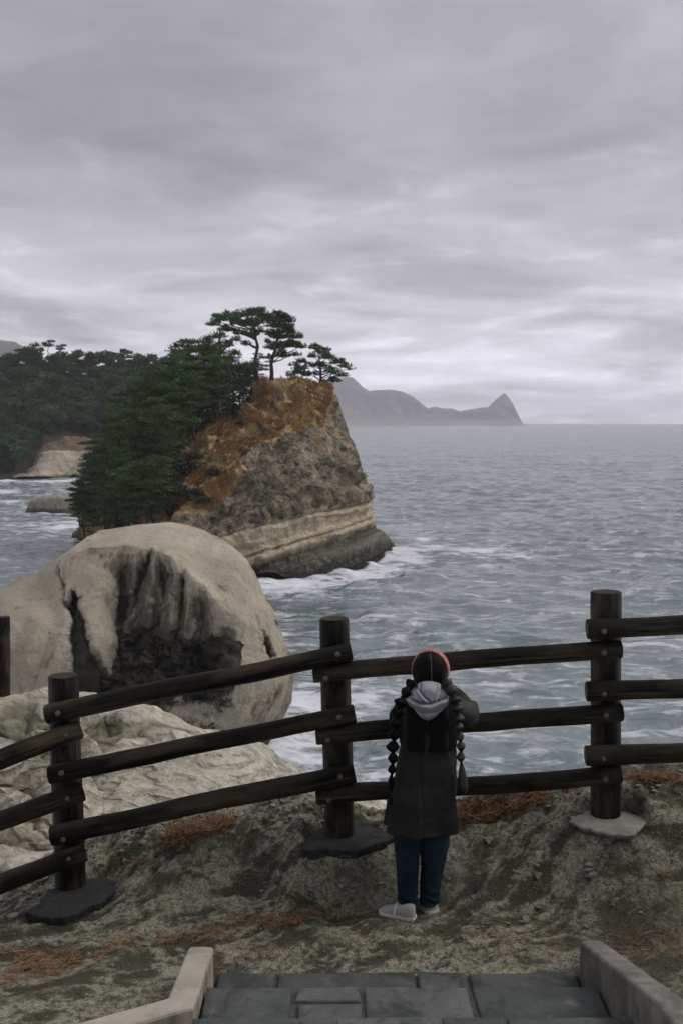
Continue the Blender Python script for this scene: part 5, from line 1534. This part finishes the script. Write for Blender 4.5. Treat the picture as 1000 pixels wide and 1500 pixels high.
    bm_ = bpy.data.meshes.new_from_object(tmp.evaluated_get(dg)); bm_.name = 'person'
    bpy.data.objects.remove(tmp)
    person = link_mesh('person', bm_, skin_m, None, ORIGIN)
    tag(person, 'person in a long coat and grey hood leaning on the log fence', 'person')
    # eyes on the far side of the head
    for s in (1, -1):
        mb = MB(); c = J['skull'] + np.array([s * .031, .064, .018])
        mb.tube([c + np.array([0, d, 0]) for d in (-.012, -.004, .003, .007)], [.004, .011, .009, .002], 12); mb.build('eye', strap_m, person, c)
    TH = np.linspace(0, 2 * np.pi, 181)[:-1]
    def ring(py, xl, xr, Y, hd, ex=.82, dzc=0.0):
        c = at((xl + xr) / 2, py, Y); hw = (xr - xl) / 2 * (Y / .975) / F_PX
        x = np.sign(np.cos(TH)) * np.abs(np.cos(TH)) ** ex * hw; y = np.sign(np.sin(TH)) * np.abs(np.sin(TH)) ** ex * hd
        return np.stack([c[0] + x, c[1] + y, c[2] + 0 * x + dzc * np.maximum(0, -np.sin(TH))], 1)
    def dense(rows, n):
        R = np.array(rows, float); t_ = np.linspace(0, len(R) - 1, n); i = np.clip(np.floor(t_).astype(int), 0, len(R) - 2); f = (t_ - i)
        # smooth (Catmull-Rom) interpolation of the ring table
        def g_(k): return R[np.clip(k, 0, len(R) - 1)]
        p0, p1, p2, p3 = g_(i - 1), g_(i), g_(i + 1), g_(i + 2); f = f[:, None]
        return .5 * (2 * p1 + (p2 - p0) * f + (2 * p0 - 5 * p1 + 4 * p2 - p3) * f * f + (3 * p1 - p0 - 3 * p2 + p3) * f ** 3)
    # ---- coat
    coat = [(1008, 613, 645, 5.785, .06), (1016, 601, 655, 5.78, .085), (1026, 588, 664, 5.775, .105), (1040, 584, 668, 5.765, .118), (1060, 584, 668, 5.757, .125), (1085, 587, 667, 5.75, .128), (1100, 585, 667.5, 5.745, .132),
            (1125, 580, 668, 5.735, .142), (1160, 574, 669, 5.725, .155), (1188, 569, 669.5, 5.71, .165), (1211, 565, 670, 5.705, .17)]
    rows = dense(coat, 74)
    rings = [ring(*r) for r in rows]
    inner = [ring(rows[-1][0] - d, rows[-1][1] + 3, rows[-1][2] - 3, rows[-1][3], rows[-1][4] - .012) for d in (0, 6, 40)]
    zv = at(618, 1160, 5.6)[2]; zt = at(618, 1090, 5.6)[2]; xv = at(617.5, 1190, 5.55)[0]
    def coat_d(Vv):
        c0 = np.array([.42, 5.73]); n = Vv[:, :2] - c0; n /= np.linalg.norm(n, axis=1)[:, None]
        low = sstep(zt, zt - .5, Vv[:, 2])
        th = np.arctan2(n[:, 1], n[:, 0])
        f = .013 * low * np.sin(th * 7 + 2 * perlin(np.stack([Vv[:, 2] * 2, th, 0 * th], 1))) + .020 * fbm(Vv, 5, 4, .5, 3) * (.5 + .6 * low)
        back = (n[:, 1] < -.2).astype(float)
        vent = back * sstep(zv + .02, zv - .05, Vv[:, 2]) * sstep(xv + .003, xv - .003, Vv[:, 0]) * sstep(xv - .14, xv - .05, Vv[:, 0]) * .020
        seam = -back * .011 * np.exp(-((Vv[:, 0] - xv) / .006) ** 2)
        # pleat drawn in under the yoke
        gath = back * .011 * np.sin((Vv[:, 0] - xv) * 62) * sstep(zt - .22, zt - .02, Vv[:, 2])
        f = f + vent + seam + gath
        o = Vv.copy(); o[:, :2] += n * f[:, None]; return o
    loft_obj('coat', rings + inner, coat_m, person, True, False, disp=coat_d)
    # dark yoke over the shoulders with a curved lower hem
    yk = [(1010, 612, 646, 5.785, .068), (1017, 600, 657, 5.78, .095), (1027, 586, 666, 5.775, .116), (1042, 582.5, 670, 5.765, .129), (1062, 582.5, 670, 5.757, .137), (1078, 584, 669.5, 5.752, .140), (1086, 585, 669, 5.75, .141)]
    rows = dense(yk, 40); rings = [ring(*r, dzc=-.022 * sstep(1055, 1086, r[0])) for r in rows]
    inn = [ring(1085.5, 588, 666, 5.75, .130, dzc=-.022), ring(1076, 588, 666, 5.75, .130)]
    loft_obj('yoke', rings + inn, yoke_m, person, True, False, disp=lambda Vv: Vv + .007 * fbm(Vv, 8, 4, .5, 7)[:, None] * np.array([1, 1, 0]))
    # sleeves
    for s, nm in ((1, 'r'), (-1, 'l')):
        sh, el, wr = J['shoulder' + nm], J['elbow' + nm], J['wrist' + nm]
        el2 = el + np.array([0, -.006, 0])
        ctl = np.array([sh - (el - sh) * .25, sh, (sh + el2) / 2 + np.array([0, -.012, .010]), el2, el2 + (wr - el2) * .35 + np.array([0, 0, .004]), wr - (wr - el2) * .12, wr])
        pth = dense(ctl, 40); rad_ = np.interp(np.linspace(0, 1, 40), [0, .17, .4, .52, .7, .95, 1], [.05, .062, .062, .060, .057, .052, .047])
        mb = MB(); mb.tube(pth, rad_, 30, True)
        Vv = np.array(mb.v)
        tt = np.repeat(np.linspace(0, 1, 40), 30); nx = np.concatenate([tt, np.zeros(len(Vv) - len(tt))])
        cpt = np.concatenate([np.repeat(pth, 30, 0), Vv[len(tt):]])
        n = Vv - cpt; ln = np.linalg.norm(n, axis=1)[:, None]; n = n / np.maximum(ln, 1e-6)
        wr_ = .0075 * np.sin(nx * 46 + 5 * fbm(Vv, 7, 3, .5, 2)) * np.exp(-((nx - .5) / .20) ** 2) + .012 * fbm(Vv, 9, 4, .55, 4)
        Vv = Vv + n * np.where(ln > 1e-4, wr_[:, None], 0)
        mb.v = [tuple(v) for v in Vv]
        mb.build('sleeve', sleeve_m if s > 0 else coat_m, person)
    # ---- jeans
    mb = MB()
    def leg(rows):
        rows = dense(rows, 46); rr = [ring(r[0], r[1], r[2], r[3], r[4], .95) for r in rows]
        V, gq = loft(rr, True, True)
        zb = V[:, 2].min(); low = sstep(.16, .0, V[:, 2] - zb)
        c = np.concatenate([np.repeat(q.mean(0)[None], len(TH), 0) for q in rr]); n = V - c; n[:, 2] = 0; n /= np.linalg.norm(n, axis=1)[:, None] + 1e-9
        f = .006 * low * np.sin((V[:, 2] - zb) * 150 + 3 * np.arctan2(n[:, 1], n[:, 0])) + .012 * fbm(V, 8, 4, .5, 5)
        V = V + n * f[:, None]
        mb.add(V, [list(x) for g_ in gq for x in g_])
    leg([(1180, 574, 618, 5.72, .085), (1225, 576, 617, 5.715, .082), (1255, 578, 614.5, 5.70, .072), (1290, 581, 612.5, 5.685, .064), (1318, 583.5, 612, 5.67, .058), (1334, 585, 611, 5.665, .055)])
    leg([(1180, 614, 659, 5.735, .085), (1225, 613, 658, 5.735, .082), (1255, 615, 653, 5.725, .072), (1285, 616, 648, 5.715, .062), (1308, 615, 644, 5.705, .055), (1323, 614.5, 643, 5.70, .053)])
    mb.build('jeans', jean_m, person)
    # ---- shoes
    def shoe(heel, toe):
        heel, toe = np.array(heel), np.array(toe); f = toe - heel; f[2] = 0; L = np.linalg.norm(f); f /= L; sd_ = np.array([f[1], -f[0], 0])
        ss = np.linspace(0, 1, 34); th = np.linspace(0, 2 * np.pi, 41)[:-1]
        def wid(s): return np.interp(s, [0, .03, .12, .35, .55, .72, .88, .97, 1], [.010, .026, .037, .036, .039, .043, .039, .022, .006])
        def hgt(s): return np.interp(s, [0, .03, .12, .30, .42, .60, .80, .95, 1], [.06, .080, .086, .082, .074, .056, .046, .032, .014])
        rings = []
        for s in ss:
            w_, h_ = wid(s), hgt(s)
            u = np.cos(th); v_ = np.sin(th)
            yy = np.where(v_ > 0, .016 + (h_ - .016) * np.abs(v_) ** .75, .016 + .008 * v_)
            rings.append(heel + f * (s * L) + sd_[None] * (np.sign(u) * np.abs(u) ** .8 * w_)[:, None] + np.stack([0 * u, 0 * u, yy], 1))
        V, gq = loft(rings)
        o = link_mesh('shoe', np_mesh('shoe', V - ORIGIN, gq), suede, person, ORIGIN)
        ang = np.linspace(0, 2 * np.pi, 61)[:-1]; pr = []
        a_ = np.concatenate([[(s, 1) for s in ss], [(s, -1) for s in ss[::-1]]])
        out = np.array([heel + f * ((s - .5) * 1.05 + .5) * L + sd_ * sg * (wid(s) + .004) for s, sg in a_])
        rs = []
        for k_, z in ((.97, .0), (1.0, .006), (1.0, .016), (.985, .020)):
            c = out.mean(0); q = c + (out - c) * k_; q[:, 2] = heel[2] + z; rs.append(q)
        V, gq = loft(rs); so = link_mesh('sole', np_mesh('sole', V - ORIGIN, gq, smooth=False), sole_m, o, ORIGIN)
        so.location = (0, 0, 0)
        s0 = .50; c = heel + f * s0 * L; mb = MB()
        pth = [c + sd_ * (wid(s0) + .003) * math.cos(a) + np.array([0, 0, .014 + (hgt(s0) - .010) * math.sin(a) ** .8 if math.sin(a) > 0 else .014]) for a in np.linspace(.02, math.pi - .02, 14)]
        mb.tube(pth, .0052, 8); st_ = mb.build('strap', strap_m, o, ORIGIN); st_.location = (0, 0, 0)
        ORG[o] = ORIGIN
    hz_ = gz - .004
    hl = at_z(607, 1347, gz); tl = at_z(562, 1337, gz)
    hl[2] = float(ground_z(hl[0:1], hl[1:2])[0]) - .004; hr = at_z(636, 1339, gz); hr[2] = float(ground_z(hr[0:1], hr[1:2])[0]) - .002
    shoe(hl, hl + (tl - hl) / np.linalg.norm(tl - hl) * .20)
    shoe(hr, hr + np.array([-.095, .165, 0]))
    # ---- hood: heaped grey jersey on the shoulders
    out = np.array([(612, 1004), (617, 998.5), (624, 996.5), (633, 997), (641, 1000), (645.5, 1004), (645, 1012), (652, 1017), (657, 1022), (658, 1029), (651, 1037), (643, 1045), (636, 1052), (628, 1056), (620, 1054.5), (612, 1047), (606, 1038), (597, 1032), (592.5, 1027), (593, 1022.5), (600, 1019.5), (603, 1014), (606, 1010), (611, 1010)], float)
    cen = np.array([627., 1026.]); ang = np.arctan2(out[:, 1] - cen[1], out[:, 0] - cen[0]); o_ = np.argsort(ang); ang = ang[o_]; rr = np.hypot(*(out[o_] - cen).T)
    th = np.linspace(-np.pi, np.pi, 161)[:-1]; R = np.interp(th, np.concatenate([ang - 2 * np.pi, ang, ang + 2 * np.pi]), np.tile(rr, 3))
    rs = np.linspace(0.01, 1, 46)[:, None]
    px = cen[0] + rs * R * np.cos(th); py = cen[1] + rs * R * np.sin(th)
    def dist(poly):
        poly = np.array(poly, float); d2 = np.full(px.shape, 1e9)
        for (x0, y0), (x1, y1) in zip(poly[:-1], poly[1:]):
            L2 = (x1 - x0) ** 2 + (y1 - y0) ** 2; t_ = np.clip(((px - x0) * (x1 - x0) + (py - y0) * (y1 - y0)) / L2, 0, 1)
            d2 = np.minimum(d2, (px - x0 - t_ * (x1 - x0)) ** 2 + (py - y0 - t_ * (y1 - y0)) ** 2)
        return np.sqrt(d2)
    b = .060 * (1 - rs ** 3) ** .5 + 0 * px
    b += .030 * np.exp(-(dist([(595, 1027), (604, 1032), (616, 1036), (630, 1037), (644, 1032), (656, 1026)]) / 4.2) ** 2)
    b += .018 * np.exp(-(dist([(604, 1038), (614, 1046), (626, 1051), (640, 1046), (650, 1036)]) / 3.0) ** 2)
    b -= .026 * np.exp(-(dist([(601, 1024), (612, 1029), (628, 1031), (642, 1027), (652, 1022)]) / 1.7) ** 2)
    b -= .016 * np.exp(-(dist([(606, 1041), (618, 1043), (634, 1043), (648, 1037)]) / 1.6) ** 2)
    b += .026 * np.exp(-(dist([(613, 1003), (611, 1014), (617, 1022), (625, 1029)]) / 2.0) ** 2)
    b -= .022 * np.exp(-(dist([(616, 1004), (615, 1012), (621, 1021), (628, 1027)]) / 1.6) ** 2)
    b += .024 * np.exp(-(dist([(643, 1003), (642, 1014), (638, 1026)]) / 2.2) ** 2)
    b -= .020 * np.exp(-(dist([(647, 1008), (645, 1018), (641, 1027)]) / 1.6) ** 2)
    b += .014 * np.exp(-(((px - 629) / 9) ** 2 + ((py - 1009) / 9) ** 2))
    b += .010 * np.exp(-(dist([(604, 1010), (606, 1020), (612, 1026)]) / 2.2) ** 2)
    b += .004 * fbm(np.stack([px * .12, py * .12, 0 * px], -1), 1, 4, .55, 3)
    yb = np.interp(py, [996, 1010, 1030, 1056], [5.70, 5.672, 5.645, 5.628])
    P = at(px, py, yb - np.maximum(b, -.005) + .02 * rs ** 4)
    back = P[-1].copy(); bk = [back + np.array([0, .03, 0]) , (back + np.array([0, .07, 0])) * .5 + .5 * (back.mean(0) + np.array([0, .07, 0]))]
    V, gq = loft([p for p in P] + bk, True, True)
    link_mesh('hood', np_mesh('hood', V - ORIGIN, gq), hood_m, person, ORIGIN)
    # ---- hair with a centre parting, headband, bubble braids
    C = at(629.5, 983, 5.787)
    la = np.linspace(-1.25, np.pi / 2, 40)[:, None]; lo = np.linspace(0, 2 * np.pi, 97)[None, :-1]
    rx, ry, rz = .0955, .100, .110
    x = rx * np.cos(la) ** .85 * np.cos(lo); y = ry * np.cos(la) ** .85 * np.sin(lo); z = rz * np.sin(la) + 0 * lo
    P = np.stack([x, y, z], -1)
    groove = np.exp(-(P[..., 0] / .005) ** 2) * ((P[..., 1] < .03) | (P[..., 2] > .08))
    strand = .0022 * np.sin(np.arctan2(P[..., 0], P[..., 2] + .05) * 46 + 2 * fbm(P, 9, 3, .5, 1)) * (1 - groove)
    k = 1 - .055 * groove + strand / .1
    # face side stays open: pull the hair back off the face
    face = sstep(.35, .75, np.sin(lo) + 0 * la) * sstep(.055, .02, P[..., 2])
    P = P * k[..., None]; P[..., 1] -= face * .055
    V, gq = loft([C + p for p in P], True, True)
    link_mesh('hair', np_mesh('hair', V - ORIGIN, gq), hm, person, ORIGIN)
    scalp = M('scalp parting'); scalp.p(Base_Color=(.16, .125, .105), Roughness=.7); mb = MB()
    pa = []
    for a in np.linspace(.15, 1.95, 26):
        pa.append(C + np.array([.0012 * math.sin(a * 9), -ry * .951 * math.sin(a) ** .9, rz * .951 * math.cos(a)]))
    mb.tube(pa, .0020, 6); mb.build('parting', scalp.m, person)
    bandr = []
    yaw = rad(-13); cyw, syw = math.cos(yaw), math.sin(yaw)
    for a in np.linspace(rad(-14), rad(194), 60):
        er = np.array([math.cos(a) * .0965, 0, math.sin(a) * .1125]); nr = np.array([math.cos(a), 0, math.sin(a)])
        sec = []
        for u, v_ in ((-.034, 0), (-.030, .004), (-.015, .006), (0, .0065), (.015, .006), (.030, .004), (.034, 0), (.028, -.006), (0, -.008), (-.028, -.006)):
            q = er + nr * v_ + np.array([0, u * (1 if abs(math.sin(a)) > .2 else .9), 0])
            q[1] += .022 - .012 * math.sin(a)
            q = np.array([q[0] * cyw - q[1] * syw, q[0] * syw + q[1] * cyw, q[2]])
            sec.append(C + q)
        bandr.append(np.array(sec))
    loft_obj('headband', bandr, knit, person, disp=lambda Vv: Vv + .0022 * np.sin(Vv[:, :1] * 520) * np.array([0, 0, 1.0]))
    def braid(pts, tail, mat2):
        path, rr = [], []
        pts = np.array(pts, float); gj = np.random.default_rng(int(pts[0][0])); pts[1:, 0] += gj.normal(size=len(pts) - 1) * .7; pts[:, 3] *= 1 + .10 * gj.normal(size=len(pts))
        for i in range(len(pts) - 1):
            a, b_ = pts[i], pts[i + 1]
            for t_ in np.linspace(0, 1, 12, endpoint=False):
                q = a + (b_ - a) * t_
                w_ = q[3]; ph = (.25 * abs(1 - 2 * t_) + .75 * abs(math.cos(math.pi * t_)) ** .6) * (.92 if i % 2 else 1.04)        # fat at each bubble, tied in between
                path.append(at(q[0], q[1], q[2])); rr.append(max(.0085, .96 * w_ * ph * 5.85 / F_PX))
        a = pts[-1]
        for t_ in np.linspace(0, .5, 6): 
            path.append(at(a[0], a[1] + t_ * 14, a[2])); rr.append(max(.006, a[3] * abs(math.cos(math.pi * t_)) ** .62 * 5.85 / F_PX))
        for (x, y, Y, r_) in tail: path.append(at(x, y, Y)); rr.append(r_ * 5.85 / F_PX)
        mb = MB(); mb.tube(np.array(path), np.array(rr), 24, True, wob=.22)
        return mb.build('braid', mat2, person)
    braid([(601, 1001, 5.70, 8.5), (593.5, 1015, 5.64, 9), (587, 1029.5, 5.62, 9), (582.5, 1044, 5.60, 9), (580, 1059, 5.59, 9), (578, 1076, 5.60, 9), (576.5, 1094, 5.62, 9), (574.5, 1112, 5.63, 8.5), (573.5, 1127, 5.64, 6.5)],
          [(573, 1136, 5.65, 2.2), (572.5, 1143, 5.65, 4.6), (572.5, 1150, 5.65, 4.2), (573, 1160, 5.65, 1.2)], hm)
    braid([(655, 1001, 5.70, 8.5), (662, 1013, 5.64, 9.5), (667, 1026, 5.62, 9.5), (670, 1039, 5.60, 9), (672, 1052, 5.59, 8.5), (673.5, 1065, 5.59, 8), (674.5, 1079, 5.60, 8), (675, 1094, 5.61, 8.5), (675, 1109, 5.62, 7)],
          [(675.5, 1118, 5.63, 1.8), (676, 1126, 5.63, 4), (677, 1140, 5.63, 6.3), (678, 1153, 5.63, 7.2), (678.5, 1160, 5.63, 6), (678.5, 1163, 5.63, 3)], hair_lit)
# ---------------------------------------------------------------- build everything
build_ground()
build_outcrop()
build_boulder()
build_headland()
build_far_shore()
build_far_ranges()
build_sea()
build_trees()
build_fence()
build_stairs()
build_litter()
build_person()
